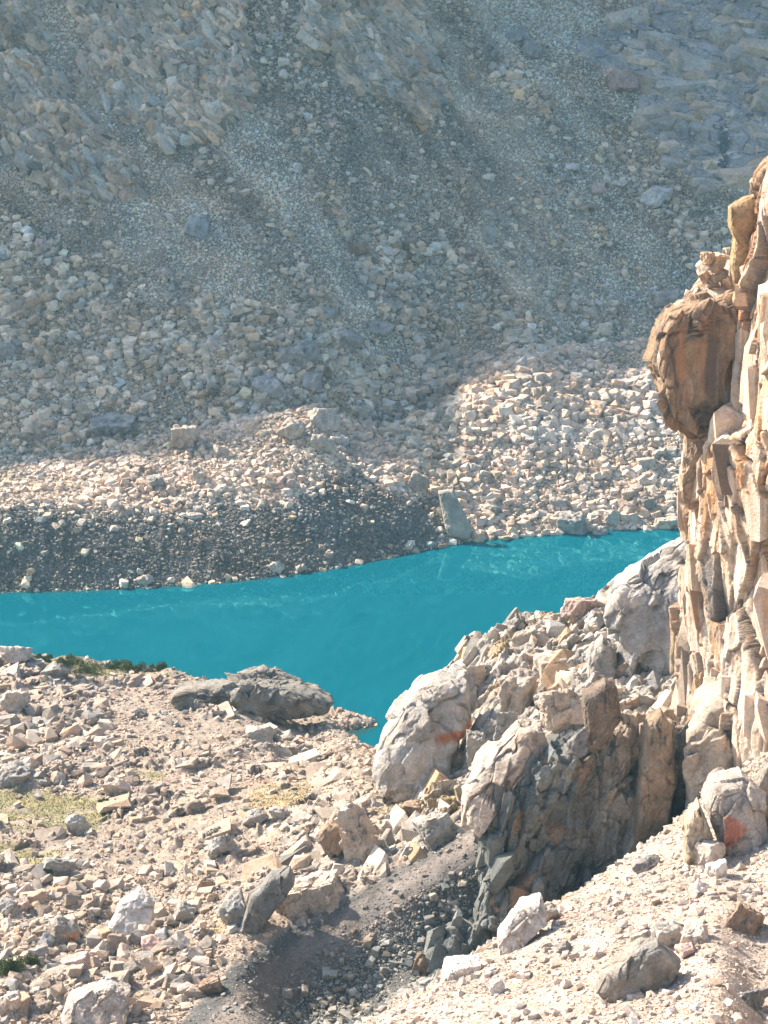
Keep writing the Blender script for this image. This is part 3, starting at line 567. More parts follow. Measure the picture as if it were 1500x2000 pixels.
def boulder(cx_, cy_, w, h, tint, label, rot=0., m=12, rnd=.0, dep=.8, seed=None, lift=0., cat='boulder', name='boulder', patch=None, group=None, Y=None, tall=0., mat=None, crag=1.1):
    """one rock: centre and size in photo pixels, its distance read from the ground it rests on"""
    seed = seed if seed is not None else int(cx_*7+cy_*3) % 9973
    rng = np.random.default_rng(seed); g = hit(cx_, min(cy_+h*(.32+tall), 1996)) if Y is None else unproj(cx_, cy_, Y)
    d0 = proj(g)[2]; k = d0/FPX; W_, H_ = w*k, h*k/.93; D_ = W_*dep if dep > 0 else H_
    lev = 6 if max(w, h) > 140 else 5 if max(w, h) > 80 else 4 if max(w, h) > 34 else 3
    V, F = hull(rng, lev, m, rnd)
    r = rot; R = np.array([[math.cos(r), 0, math.sin(r)], [0, 1, 0], [-math.sin(r), 0, math.cos(r)]])
    c = unproj(cx_, cy_, g[1]+D_*.15+lift)
    V = V*np.array([W_, D_, H_])*.5
    if r: 
        V = V@R.T
    nz_ = V/np.linalg.norm(V, axis=1, keepdims=True)
    S = min(W_, H_); Pw_ = V+c
    f1, i1, e1 = facets(Pw_, (S*.36, S*.36, S*.5), 1.3, seed+1, .25, .07); f2 = fbm(Pw_, S*.22, 4, .6, seed+2); f3 = fbm(Pw_, S*.5, 3, .5, seed+3, True)
    f4, i4, e4 = facets(Pw_@np.array([[.93, 0, -.37], [0, 1, 0], [.37, 0, .93]]).T, (S*.12, S*.14, S*.3), 1.3, seed+4, .3, .1)
    V = V+nz_*(S*crag*(.06*f1+.03*f2+.045*f3+.026*f4))[:, None]
    base_ = PR[tint] if isinstance(tint, str) else tint
    col = base_*(.86+.22*i1+.22*f2)[:, None]
    if patch is not None:
        a, b_, _ = proj(V+c); pm = inpoly(a, b_, patch[0], 4, 3)[:, None]; col = col*(1-pm)+np.array(patch[1])*(1+.3*f2[:, None])*pm
    me = mesh_np(name, V, F, col, mat or (M_FAR if d0 > 430 else M_STONE if max(w, h) < 60 else M_NEAR), False if m < 40 else True)
    if lev >= 4: me.polygons.foreach_set('use_smooth', np.ones(len(F), bool))
    o = link(name, me, label, cat, group, loc=tuple(c)); SURFB.append(V+c); return o
SURFB = []
def outlined(poly, tint, label, dep=.7, lean=.35, sq=.45, crag=1., Y=None, name='rock_block', cat='rock', patch=None, seed=3, mat=None, at=None, bury=.0, parent=None):
    '''a rock with a given front outline (photo pixels), set at the distance of the ground it stands on, with its own thickness'''
    poly = np.array(poly, float); cx_, cy_ = (poly.min(0)+poly.max(0))/2; w = np.ptp(poly[:, 0]); h = np.ptp(poly[:, 1])
    g = hit(*(at or (cx_, min(poly[:, 1].max()-h*.12, 1996)))) if Y is None else unproj(cx_, cy_, Y)
    k = proj(g)[2]/FPX; S = min(w, h)*k; D_ = max(w*.8, min(w, h))*k*dep
    c = unproj(cx_, cy_, g[1]+D_*.22)
    V, F = ICO[6 if max(w, h) > 90 else 5 if max(w, h) > 50 else 4]
    th = np.arctan2(V[:, 2], V[:, 0]); e = poly-np.array([cx_, cy_]); e[:, 1] *= -1
    ex, ey = np.cos(th), np.sin(th); R = np.zeros(len(V))
    for i in range(len(e)):
        a, b_ = e[i], e[(i+1) % len(e)]; d = b_-a; den = ex*d[1]-ey*d[0]; den = np.where(np.abs(den) < 1e-9, 1e-9, den)
        t = (a[0]*d[1]-a[1]*d[0])/den; u = (a[0]*ey-a[1]*ex)/den; ok = (t > 0) & (u >= -1e-6) & (u <= 1+1e-6); R = np.where(ok, np.maximum(R, t), R)
    rho = np.sqrt(V[:, 0]**2+V[:, 2]**2); gq = np.minimum(1, rho**sq)
    P_ = np.stack([ex*R*gq*k, np.sign(V[:, 1])*np.abs(V[:, 1])**.62*D_*.5, ey*R*gq*k/.94], 1)
    P_[:, 1] += P_[:, 2]*lean
    nz_ = V/np.linalg.norm(V, axis=1, keepdims=True); Pw_ = P_+c
    f1, i1, e1 = facets(Pw_, (S*.42, S*.42, S*.6), 1.5, seed+1, .12, .06); f2 = fbm(Pw_, S*.2, 5, .6, seed+2); f3 = fbm(Pw_, S*.45, 3, .5, seed+3, True)
    f4, i4, e4 = facets(Pw_@np.array([[.93, 0, -.37], [0, 1, 0], [.37, 0, .93]]).T, (S*.13, S*.15, S*.32), 1.4, seed+4, .2, .08)
    lim = 1-.55*sstep(.8, 1.0, rho)
    P_ += nz_*(lim*S*crag*(.10*f1+.035*f2+.03*f3+.03*f4))[:, None]
    base_ = PR[tint] if isinstance(tint, str) else tint
    col = base_*(.86+.2*i1+.12*(i4-.5)+.22*f2)[:, None]
    if patch is not None:
        a, b_, _ = proj(P_+c); pm = inpoly(a, b_, patch[0], 4, 5)[:, None]; col = col*(1-pm)+np.array(patch[1])*(1+.3*f2[:, None])*pm
    o_ = np.zeros(3) if parent is None else np.array(parent.location)
    me = mesh_np(name, P_, F, col, mat or M_FACE, True); o = link(name, me, label, cat, loc=tuple(c-o_), parent=parent); SURFB.append(P_+c); return o
NB = 0
exec_rocks = [
 # --- far mountainside
 (675, 668, 62, 42, 'far', 'pale flat-topped boulder on the shaded scree, right of the largest grey boulder', .2),
 (583, 690, 84, 56, 'far', 'largest grey rounded boulder on the shaded scree above the moraine', .1),
 (525, 757, 58, 46, 'far', 'grey slab-sided boulder lying lower left of the largest far boulder', -.4),
 (612, 745, 48, 38, 'far', 'grey wedge boulder just below the largest far boulder', .5),
 (420, 672, 32, 28, 'pale', 'small pale boulder standing alone left of the largest far boulder', .2),
 (287, 686, 38, 16, 'far', 'low flat grey boulder in the left scree field', .05),
 (102, 750, 36, 18, 'pale', 'flat pale boulder near the left edge of the shaded talus', .1),
 (222, 832, 88, 38, 'far', 'wide smooth brown-grey boulder half buried above the sunlit moraine', 0),
 (320, 535, 36, 26, 'pale', 'round pale boulder below the left rock outcrops', 0),
 (697, 487, 46, 30, 'brown', 'reddish brown boulder in the middle of the scree slope', -.1),
 (80, 478, 26, 20, 'pink', 'small tan boulder beside the left edge of the scree', .3),
 (385, 445, 48, 42, 'far', 'dull grey slab leaning on the slope below the outcrops', .3),
 (335, 425, 34, 12, 'white', 'long thin white stone tilted down the slope', .7),
 (580, 328, 17, 18, 'white', 'small bright boulder high on the bare scree chute', 0),
 (645, 240, 24, 13, 'pink', 'pinkish flat stone high on the central scree', 0),
 (667, 417, 18, 16, 'pink', 'small pink stone above the reddish brown boulder', 0),
 (1117, 327, 32, 17, 'white', 'white oval boulder in the dark talus under the slab cliff', .05),
 (1172, 370, 34, 25, 'pink', 'pinkish rounded boulder right of the white oval boulder', .2),
 (1283, 383, 58, 42, 'white', 'large pale boulder near the foot of the slab cliff', .4),
 (1008, 72, 52, 24, 'far', 'upper flat grey block high on the slope', -.25),
 (1038, 100, 46, 28, 'far', 'tilted grey block just below the upper flat block', .5),
 (955, 460, 26, 38, 'far', 'brownish upright ledge rock alone on the smooth scree', 0),
 (1302, 584, 48, 34, 'pale', 'pale angular boulder in shade beside the cliff buttress', -.2),
 (1208, 160, 62, 48, 'pink', 'pinkish rounded slab hanging below the cliff band at upper right', .5),
 (755, 592, 36, 22, 'far', 'grey boulder in the upper talus right of centre', .1),
 (742, 642, 58, 28, 'far', 'long grey boulder above the pale flat-topped one', .3),
 (12, 688, 44, 30, 'far', 'grey boulder cut by the left edge of the picture', 0),
 (207, 86, 38, 24, 'pale', 'round-topped boulder perched on the upper left outcrop', 0),
 (640, 610, 40, 24, 'far', 'squat grey boulder over the pale flat-topped boulder', -.1),
 (60, 690, 30, 22, 'far', 'dark grey boulder near the left edge of the talus', 0),
 # --- sunlit moraine and talus
 (361, 858, 50, 48, 'cream', 'tall blocky boulder standing on the moraine crest', -.05),
 (570, 840, 56, 40, 'cream', 'broad angular boulder on the crest left of the topmost pair', .1),
 (633, 819, 70, 42, 'cream', 'topmost peaked boulder of the sunlit moraine', .05),
 (634, 868, 54, 36, 'cream', 'shaded-faced boulder directly below the topmost moraine boulder', .2),
 (670, 863, 28, 26, 'white', 'small bright block right of the boulder cluster on the moraine', 0),
 (700, 855, 34, 18, 'cream', 'flat cream block at the right end of the moraine cluster', 0),
 (303, 942, 36, 28, 'grey', 'greenish grey boulder in the middle of the moraine rubble', 0),
 (388, 928, 34, 26, 'cream', 'squarish cream boulder in the middle of the moraine', .1),
 (430, 880, 32, 20, 'cream', 'cream boulder behind the middle of the moraine', .1),
 (548, 942, 26, 26, 'pink', 'left one of two pink boulders on the moraine', .1),
 (568, 948, 24, 24, 'pink', 'right one of two pink boulders on the moraine', -.3),
 (540, 1107, 28, 22, 'pale', 'bright angular boulder at the foot of the dark bank', .5),
 (284, 1132, 34, 18, 'cream', 'low cream boulder at the waterline of the dark bank', 0),
 (378, 1006, 44, 11, 'pale', 'long flat slab at the lower lip of the moraine rubble', .15),
 (642, 1083, 18, 15, 'pink', 'small pink boulder on the dark bank', 0),

 (1118, 1024, 64, 44, 'grey', 'big dark-faced boulder at the far waterline', .1),
 (1195, 1014, 32, 36, 'cream', 'peaked cream boulder at the far waterline', 0),
 (1250, 1022, 46, 20, 'cream', 'low cream boulder at the far waterline left of the cliff', .05),
 (1298, 1020, 50, 20, 'cream', 'long low boulder at the waterline beside the cliff', -.05),
 (1172, 1037, 30, 18, 'cream', 'small rounded boulder dipping into the far water', 0),
 (945, 702, 62, 28, 'cream', 'long pale boulder at the top left corner of the sunlit talus', -.3),
 (1160, 840, 46, 24, 'cream', 'wide cream boulder in the middle of the sunlit talus', .15),
 (1060, 924, 40, 28, 'pale', 'rounded pale boulder in the lower left of the sunlit talus', .1),
 (1262, 905, 38, 26, 'cream', 'cream boulder on the right side of the lower talus', 0),
 (1025, 745, 44, 26, 'cream', 'cream boulder near the upper left of the sunlit talus', .1),
 (815, 942, 40, 38, 'cream', 'peaked boulder on the right shoulder of the moraine', .3),
 (922, 915, 34, 22, 'pale', 'pale boulder left of the sunlit talus', .1),
 (1262, 985, 34, 26, 'grey', 'grey boulder just above the waterline near the cliff', 0),
 (1230, 965, 32, 24, 'cream', 'cream boulder above the low waterline boulder', 0),
 (1090, 985, 36, 22, 'grey', 'grey boulder above the dark-faced waterline boulder', .2),
 (965, 1000, 30, 24, 'grey', 'grey block right of the large tilted slab', .2),
 # --- near field on the left
 (30, 1278, 62, 34, 'pale', 'pale dome of rock at the lakeside in the left corner', 0),
 (112, 1304, 60, 22, 'grey', 'smooth grey whaleback rock beside the lakeside shrubs', 0),
 (25, 1372, 62, 46, 'cream', 'large cream boulder cut by the left edge below the dome', .1),
 (172, 1394, 36, 28, 'grey', 'dark-fronted block in the upper rubble field', .1),
 (206, 1452, 46, 28, 'cream', 'cream wedge boulder above the blocky pile', .1),
 (166, 1496, 36, 32, 'cream', 'upright block in the middle of the blocky pile', 0),
 (28, 1516, 68, 40, 'grey', 'smooth grey boulder at the left edge above the grass', 0),
 (227, 1541, 54, 44, 'cream', 'big angular boulder beside the upper grass patch', .2),
 (151, 1612, 42, 42, 'grey', 'upright grey boulder standing on the grass patch', .0),
 (112, 1697, 62, 46, 'grey', 'rough grey boulder below the grass patches', .3),
 (121, 1820, 68, 64, 'grey', 'square grey block with an orange foot in the lower left rubble', -.05),
 (16, 1772, 38, 28, 'grey', 'rounded grey boulder at the left edge above the square block', 0),
 (46, 1764, 28, 22, 'pink', 'small pinkish boulder above the square block', 0),
 (184, 1762, 34, 34, 'cream', 'cream boulder between the square block and the white slab', .1),

 (359, 1786, 42, 40, 'grey', 'grey pointed block right of the bright white slab', .3),

 (20, 1962, 48, 42, 'cream', 'cream boulder in the bottom left corner', .1),
 (508, 1437, 58, 40, 'grey', 'flat grey rock shelf in the gravel near the inlet', .2),
 (272, 1392, 30, 14, 'dark', 'small dark stone in the upper rubble field', .3),
 (400, 1556, 40, 28, 'cream', 'cream boulder in the middle of the gravel flat', .1),
 (500, 1597, 46, 30, 'grey', 'grey block left in the shaded cluster below the tan grass', .2),
 (545, 1590, 38, 28, 'grey', 'grey block right in the shaded cluster below the tan grass', -.2),
 (430, 1655, 60, 46, 'grey', 'grey wedge boulder below the shaded block cluster', -.4),
 (462, 1780, 64, 72, 'grey', 'squat grey boulder leaning against the tall dark slab', .3),
 (600, 1758, 150, 84, 'cream', 'knobbly cream outcrop to the right of the tall dark slab', -.2),
 (410, 1925, 46, 36, 'brown', 'brownish boulder on the rim of the dark gully', .1),
 (300, 1850, 50, 36, 'pink', 'pink boulder in the lower left rubble', .1),
 (150, 1880, 60, 36, 'pink', 'broad pink boulder under the square block', .1),
 # --- spur
 (860, 1625, 96, 66, 'grey', 'rounded dark-fronted lump on the rim above the gully', -.3),
 (650, 1640, 58, 72, 'brown', 'brown slab face on the lower end of the spur', -.5),
 (695, 1630, 70, 120, 'cream', 'ribbed cream outcrop on the lower end of the spur', -.3),
 (795, 1545, 60, 26, 'cream', 'flat split slab lying under the great leaning boulder', -.5),
 (880, 1530, 72, 40, 'pale', 'wedge of layered rock right below the great leaning boulder', -.6),
 (805, 1577, 40, 20, 'brown', 'small brown block on the tan grass ledge', -.2),
 # --- near scree
 (1262, 1687, 56, 26, 'dark', 'flat dark rock on the upper near scree slope', -.5),

 (1074, 1787, 40, 40, 'grey', 'grey block leaning on the brightest boulder', .2),

 (1302, 1832, 54, 50, 'grey', 'round grey boulder on top of the large grey boulder', .1),
 (1356, 1826, 58, 46, 'pale', 'pale speckled boulder at the right of the three stacked ones', -.2),
 (1342, 1858, 42, 30, 'pink', 'small pink rounded boulder under the pale speckled one', 0),
 (1252, 1832, 38, 30, 'grey', 'small grey boulder left of the round grey boulder', 0),
 (1456, 1796, 80, 62, 'brown', 'dark brown boulder near the right edge of the scree', .2),
 (900, 1893, 86, 36, 'white', 'bright low slab on the lower left edge of the near scree', -.4),
 (1100, 1852, 32, 22, 'dark', 'small dark stone in the middle of the near scree', -.3),
 (970, 1930, 28, 34, 'white', 'small bright pointed stone on the near scree', 0),
 (1400, 1980, 90, 60, 'grey', 'grey boulder cut by the bottom edge of the picture', .2),
 (1095, 1982, 66, 50, 'pale', 'pale split boulder at the bottom edge of the scree', .5),
 (1470, 1950, 70, 46, 'dark', 'dark boulder in the bottom right corner', -.2),
 (1400, 1700, 46, 40, 'white', 'white block below the split boulder', .1),
 (1370, 1735, 44, 34, 'white', 'small white boulder under the white block', .2),
]
# shaped blocks that make up the spur and the cliff foot
B_ = dict(name='boulder', cat='boulder')
outlined([(733, 1533), (732, 1487), (747, 1433), (773, 1397), (800, 1363), (827, 1342), (860, 1336), (913, 1342), (924, 1407), (913, 1425), (880, 1455), (878, 1513), (827, 1547), (760, 1542)], C(.44, .40, .355), 'great pale leaning boulder at the tip of the spur above the inlet', dep=.8, lean=.5, crag=.8, seed=12, patch=([(845, 1448), (860, 1435), (905, 1425), (918, 1400), (925, 1415), (900, 1448), (865, 1455)], C(.42, .17, .08)), **B_)
outlined([(335, 1368), (345, 1346), (400, 1338), (470, 1330), (530, 1333), (590, 1342), (630, 1356), (652, 1366), (640, 1384), (590, 1394), (520, 1396), (430, 1392), (380, 1386), (340, 1380)], C(.27, .245, .21), 'long low dark-sided rock hump jutting into the lake', dep=.36, lean=0., crag=1.7, seed=4, name='rock_outcrop', cat='outcrop')
outlined([(455, 1330), (470, 1312), (515, 1306), (560, 1316), (600, 1338), (540, 1345)], C(.27, .245, .21), 'upper hump of dark rock on the back of the long low lakeside hump', dep=.35, lean=0., crag=1.6, seed=44, name='rock_outcrop', cat='outcrop', Y=392)
outlined([(1143, 1440), (1137, 1356), (1180, 1329), (1204, 1345), (1213, 1399), (1194, 1430), (1155, 1465)], C(.20, .155, .12), 'tall dark brown block in the middle of the spur', dep=1., lean=.1, crag=.6, seed=21)
outlined([(1148, 1330), (1153, 1276), (1175, 1244), (1199, 1258), (1209, 1312), (1196, 1334)], 'grey', 'grey block with a dark cleft on its right, high on the spur', dep=1., lean=.15, crag=.7, seed=22)
outlined([(1309, 1310), (1312, 1227), (1345, 1200), (1352, 1300), (1345, 1330)], C(.33, .26, .18), 'tall olive brown slab against the foot of the cliff', dep=1., lean=.1, crag=.6, seed=23)
outlined([(1255, 1415), (1287, 1386), (1308, 1418), (1316, 1516), (1306, 1610), (1280, 1650), (1240, 1640), (1247, 1505)], C(.29, .22, .155), 'tall brown-faced pillar at the right end of the dark rock wall', dep=1., lean=.05, crag=.6, seed=24, Y=256)
outlined([(903, 1592), (915, 1530), (960, 1480), (1010, 1440), (1060, 1435), (1075, 1462), (1015, 1502), (975, 1545), (935, 1607)], 'cream', 'smooth pale block at the top left of the dark rock wall', dep=.6, lean=.6, crag=1.2, seed=25, Y=258)
outlined([(1185, 1195), (1200, 1152), (1270, 1113), (1350, 1070), (1365, 1200), (1350, 1310), (1300, 1300), (1230, 1275), (1200, 1240)], C(.42, .39, .355), 'broad grey shoulder of rock beside the cliff above the lake', dep=.6, lean=.6, crag=1.0, seed=26)
outlined([(1336, 1425), (1372, 1385), (1436, 1348), (1520, 1325), (1570, 1400), (1560, 1520), (1480, 1560), (1395, 1600), (1340, 1610)], C(.49, .41, .33), 'broad layered buttress at the foot of the orange cliff', dep=.6, lean=.35, crag=1.2, seed=27, Y=256)
outlined([(1372, 1564), (1388, 1532), (1447, 1519), (1490, 1550), (1500, 1622), (1475, 1672), (1436, 1672), (1409, 1655), (1388, 1610)], C(.46, .40, .345), 'split boulder with a red patch at the top of the near scree', dep=.9, lean=.3, crag=.8, seed=28, patch=([(1415, 1590), (1440, 1600), (1462, 1622), (1430, 1655), (1412, 1650)], C(.42, .17, .11)), **B_)
outlined([(1338, 1600), (1361, 1562), (1377, 1596), (1388, 1639), (1400, 1672), (1367, 1690), (1336, 1675)], C(.50, .40, .29), 'upright orange-cream pillar left of the split boulder', dep=1., lean=.1, crag=.8, seed=29)
outlined([(466, 1815), (487, 1750), (530, 1710), (567, 1698), (575, 1725), (552, 1755), (522, 1795), (495, 1830)], C(.24, .23, .21), 'tall dark slab leaning in the rubble at lower centre', dep=.45, lean=.1, crag=.6, seed=30)
outlined([(856, 966), (885, 962), (922, 1030), (915, 1046), (872, 1040)], C(.40, .345, .28), 'large smooth tilted slab standing between the bank and the talus', dep=.4, lean=.5, crag=.3, seed=31, mat=M_FAR)
outlined([(213, 1800), (235, 1765), (270, 1748), (302, 1763), (297, 1800), (240, 1815)], 'white', 'bright white slab tilted in the lower left rubble', dep=.6, lean=.9, crag=.7, seed=32)
outlined([(120, 1980), (135, 1950), (215, 1930), (252, 1943), (250, 1980), (200, 2005), (135, 2005)], 'pale', 'largest pale slab at the bottom left of the picture', dep=.7, lean=.9, crag=.8, seed=33, **B_)
outlined([(970, 1822), (1010, 1778), (1060, 1762), (1068, 1800), (998, 1855), (972, 1848)], 'white', 'brightest white boulder on the edge of the near scree', dep=.7, lean=.7, crag=.7, seed=34, **B_)
outlined([(1163, 1928), (1175, 1898), (1245, 1848), (1282, 1844), (1330, 1880), (1308, 1918), (1232, 1954), (1180, 1950)], C(.30, .275, .24), 'large grey boulder lying across the near scree', dep=.55, lean=.2, crag=.6, seed=35, **B_)
spec = [
 (890, 1490, 42, 84, 'grey', 'left one of two upright pillars right of the great leaning boulder', .05, 8), (928, 1478, 44, 92, 'grey', 'right one of two upright pillars right of the great leaning boulder', .08, 8),
 (985, 1440, 44, 110, 'grey', 'narrow cracked pillar between the shaded gap and the spur blocks', .1, 9), (1012, 1350, 70, 80, 'cream', 'cream block above the narrow cracked pillar', .1, 10),
 (900, 1335, 100, 60, 'cream', 'rounded cream hump on the skyline of the spur', -.3, 12),
 (1128, 1455, 36, 78, 'dark', 'small black blade of rock left of the dark brown block', .2, 8),
 (1100, 1390, 90, 90, 'cream', 'cream block left of the tall dark brown block', -.2, 12), (1085, 1310, 80, 60, 'cream', 'cream block in the middle slope of the spur', -.3, 12),

 (1332, 1500, 40, 190, C(.22, .22, .205), 'narrow grey pillar beside the tall brown-faced pillar', .03, 9),
 (1137, 1182, 84, 34, 'pink', 'low pinkish ledge on the skyline of the spur', -.1, 10),
 (1040, 1255, 90, 50, 'cream', 'cream hump on the skyline of the spur left of the pinkish ledge', -.3, 14), (1248, 1350, 70, 70, 'cream', 'cream block between the dark brown block and the olive slab', .3, 11),
 (1362, 1440, 52, 230, C(.44, .31, .19), 'golden brown pillar at the left of the layered buttress', .05, 10),
 (1384, 1672, 54, 60, 'pale', 'low pale block at the foot of the upright pillar', .1, 9),
 (1495, 1560, 60, 150, 'grey', 'grey boulder at the right edge beside the split boulder', .1, 10),]
for (a, b_, w_, h_, tn_, lb, rt, m_) in spec:
    kw = {}
    if a == 1430: kw['patch'] = ([(1415, 1590), (1440, 1600), (1462, 1622), (1430, 1655), (1412, 1650)], C(.42, .17, .11))
    if a == 538: kw['dep'] = .35
    boulder(a, b_, w_, h_, tn_, lb, rot=rt, m=m_, name='rock_block' if 'boulder' not in lb else 'boulder', cat='rock' if 'boulder' not in lb else 'boulder', mat=M_FACE, crag=1.15, rnd=0., **{**dict(dep=.7 if w_ >= h_ else 1.0), **kw})
for (a, b_, w_, h_, tn_, lb, rt) in exec_rocks:
    kw = {}
    if 'orange foot' in lb: kw['patch'] = ([(128, 1828), (152, 1818), (152, 1848), (135, 1848)], C(.5, .25, .12))
    boulder(a, b_, w_, h_, tn_, lb, rot=rt, dep=.85, **kw)
for k, (a, b_, w_) in enumerate([(1382, 506, 26), (1400, 520, 26), (1408, 505, 20), (1376, 540, 20), (1398, 545, 24), (1412, 535, 20)]):
    boulder(a, b_, w_, w_*.95, C(.42, .31, .21), ['leftmost upper brown stone', 'middle upper brown stone', 'rightmost upper brown stone', 'leftmost lower brown stone', 'middle lower brown stone', 'rightmost lower brown stone'][k]+' heaped in the notch of the cliff buttress', rot=.3*k, name='stone', cat='stone', group='stones heaped on the cliff buttress', Y=272)
# cliff slab at the top of the buttress
outlined([(1420, 407), (1450, 390), (1468, 386), (1470, 459), (1462, 514), (1435, 575), (1427, 514), (1434, 467), (1422, 446)], C(.42, .29, .16), 'upright tan slab above the buttress', dep=1.2, lean=.02, crag=.5, seed=36, Y=270, name='slab', cat=None, parent=cliff)
outlined([(1283, 652), (1300, 612), (1345, 592), (1428, 578), (1436, 640), (1432, 838), (1345, 842), (1300, 800), (1292, 745), (1277, 715)], C(.33, .23, .15), 'brown-stained overhanging block of the cliff', dep=.7, lean=.05, crag=1.0, sq=.2, seed=38, Y=267.5, name='overhang', cat=None, parent=cliff, mat=M_OVER)
boulder(1375, 925, 80, 175, C(.36, .26, .18), None, rot=.02, m=10, dep=.7, name='flake', cat=None, Y=268.5, mat=M_FACE)
o = bpy.data.objects['flake']; o.parent = cliff; o.location = o.location-Vector(cl); o['label'] = 'brown hollow flake under the buttress'
for s_ in SURFB: splat(s_)
print('boulders', len(SURFB), time.time()-T0)

# ------------------------------------------------------------------ rubble, sampled over the ground by area
def cellarea(Gp, nr_, nc_):
    G_ = Gp.reshape(nr_, nc_, 3); a = G_[1:, :-1]-G_[:-1, :-1]; b_ = G_[:-1, 1:]-G_[:-1, :-1]
    A = np.zeros((nr_, nc_)); A[:-1, :-1] = np.linalg.norm(np.cross(a, b_), axis=-1); return A.ravel()
def scatter(Gp, nr_, nc_, dens, n_):
    w_ = cellarea(Gp, nr_, nc_)*dens; w_ /= w_.sum(); i = RNG.choice(len(w_), n_, p=w_)
    G_ = Gp; j = i.copy(); a = G_[i]; ir = np.minimum(i//nc_, nr_-2); ic = np.minimum(i % nc_, nc_-2); b0 = ir*nc_+ic
    u, v = RNG.random(n_)[:, None], RNG.random(n_)[:, None]
    p_ = G_[b0]*(1-u)*(1-v)+G_[b0+1]*u*(1-v)+G_[b0+nc_]*(1-u)*v+G_[b0+nc_+1]*u*v; return p_, i
def powsize(n_, smin, smax, a): return np.minimum(smin*RNG.random(n_)**(-1/a), smax)
import bmesh
def chip(seed, npt):
    rng = np.random.default_rng(seed); q = np.array([(x, y, z) for x in (-1, 1) for y in (-1, 1) for z in (-1, 1)], float)
    q = q*rng.uniform(.45, 1.0, q.shape); u = rng.normal(size=(npt-8, 3)); u /= np.abs(u).max(1, keepdims=True); q = np.concatenate([q, u*rng.uniform(.8, 1.05, (npt-8, 1))])
    bm_ = bmesh.new(); [bm_.verts.new(v) for v in q]; g = bmesh.ops.convex_hull(bm_, input=bm_.verts); bmesh.ops.delete(bm_, geom=[v for v in bm_.verts if not v.link_faces], context='VERTS')
    bmesh.ops.triangulate(bm_, faces=bm_.faces); bm_.verts.index_update(); V = np.array([v.co[:] for v in bm_.verts]); F = np.array([[v.index for v in f.verts] for f in bm_.faces]); bm_.free()
    V -= (V.max(0)+V.min(0))/2; return V/(V.max(0)-V.min(0))*2, F
PROTO = {l: [chip(900+l*50+k, {0: 9, 1: 13, 2: 18, 3: 22}[l]) for k in range(12)] for l in (0, 1, 2, 3)}
def rubble(name, P_, s_, colr, mat, label, cat='rocks', lev=0, sink=.12):
    n_ = len(P_); Vs, Fs, Cs = [], [], []; off_ = 0
    which = RNG.integers(0, 12, n_); R = eul(RNG.uniform(-.5, .5, n_), RNG.uniform(-.5, .5, n_), RNG.uniform(0, 6.28, n_))
    sc3 = np.stack([RNG.uniform(.75, 1.35, n_), RNG.uniform(.7, 1.1, n_), RNG.uniform(.45, .95, n_)], 1)*s_[:, None]*.5
    for k in range(12):
        i = np.where(which == k)[0]
        if not len(i): continue
        V, F = PROTO[lev][k]; nv = len(V)
        A = (V[None]*sc3[i][:, None, :])@np.swapaxes(R[i], 1, 2)+P_[i][:, None, :]; A[:, :, 2] += (sc3[i, 2]*(1-2*sink))[:, None]*.6
        Vs.append(A.reshape(-1, 3)); Fs.append((F[None]+(np.arange(len(i))*nv)[:, None, None]+off_).reshape(-1, 3)); Cs.append(np.repeat(colr[i], nv, 0)); off_ += len(i)*nv
    me = mesh_np(name, np.concatenate(Vs), np.concatenate(Fs), np.concatenate(Cs), mat, False)
    return link(name, me, label, cat, kind='stuff')
LOOSE = []      # the biggest loose rocks become boulders of their own
def split_big(P_, s_, colr, zone, thr):
    a, b_, d_ = proj(P_); ap = s_/d_*FPX; ok = (a > 5) & (a < 1495) & (b_ > 5) & (b_ < 1990) & visible(P_+np.array([0, 0, 1.])*s_[:, None]*.3, 1.5)
    big_ = ok & (ap > thr); LOOSE.append((P_[big_], s_[big_], colr[big_], ap[big_], zone)); k = ~(ap > thr) ; return k
def tints(n_, base_, var=.18, warm=.08):
    c = base_*(1+RNG.normal(0, var, n_))[:, None]; w_ = RNG.normal(0, warm, n_)[:, None]; return np.clip(c*(1+w_*np.array([1, .0, -1.])), .03, .75).astype(np.float32)
# far slope
z0 = FARP[:, 2]; okf = (z0 > -.8) & (FARpx > -160) & (FARpx < 1660) & (FARpy > -100)
dn = sstep(-.5, .35, fbm(FARP, 9, 4, .6, 301)+.18*sstep(200, 700, FARpy)); fine = inpoly(FARpx, FARpy, [(400, 290), (470, 300), (565, 380), (575, 490), (520, 490), (440, 400)], 20, 15)
fine = np.maximum(fine, .85*inpoly(FARpx, FARpy, [(-100, 300), (60, 330), (330, 560), (350, 620), (220, 560), (0, 420), (-100, 400)], 20, 20))
fine = np.maximum(fine, .7*inpoly(FARpx, FARpy, [(850, 150), (960, 100), (1060, 420), (1100, 640), (900, 560), (860, 350), (700, 380), (620, 280), (700, 230)], 25, 25))
fine = np.maximum(fine, .85*FARBM)
stk = fbm(np.stack([FARP[:, 0]*.75+FARP[:, 1]*.66, (FARP[:, 0]*.66-FARP[:, 1]*.75)*.14, np.zeros(len(FARP))], 1), 11, 4, .6, 303); dn = np.clip(dn+1.1*stk*onslope, .02, 1.3)
dens = okf*(1-onslope+onslope*(.2+.8*sstep(-.35, .08, stk)))*(1-.75*FARBM)*(1-.93*FAROM)*(.35+.9*dn)*(1-.85*fine)*(.75+.5*sstep(300, 800, FARpy))
P_, i_ = scatter(FARP, nr, nc, dens*(1+.8*inpoly(FARpx, FARpy, [(-60, 900), (250, 870), (450, 825), (620, 795), (760, 860), (900, 700), (1360, 640), (1360, 1045), (900, 1050), (640, 1000), (0, 1000)], 10)), 270000)
fy = FARpy[i_]; fx = FARpx[i_]; mult = (.46+.30*sstep(250, 720, fy)+.1*sstep(880, 1000, fy))*np.exp(.55*fbm(P_, 11, 4, .6, 331))
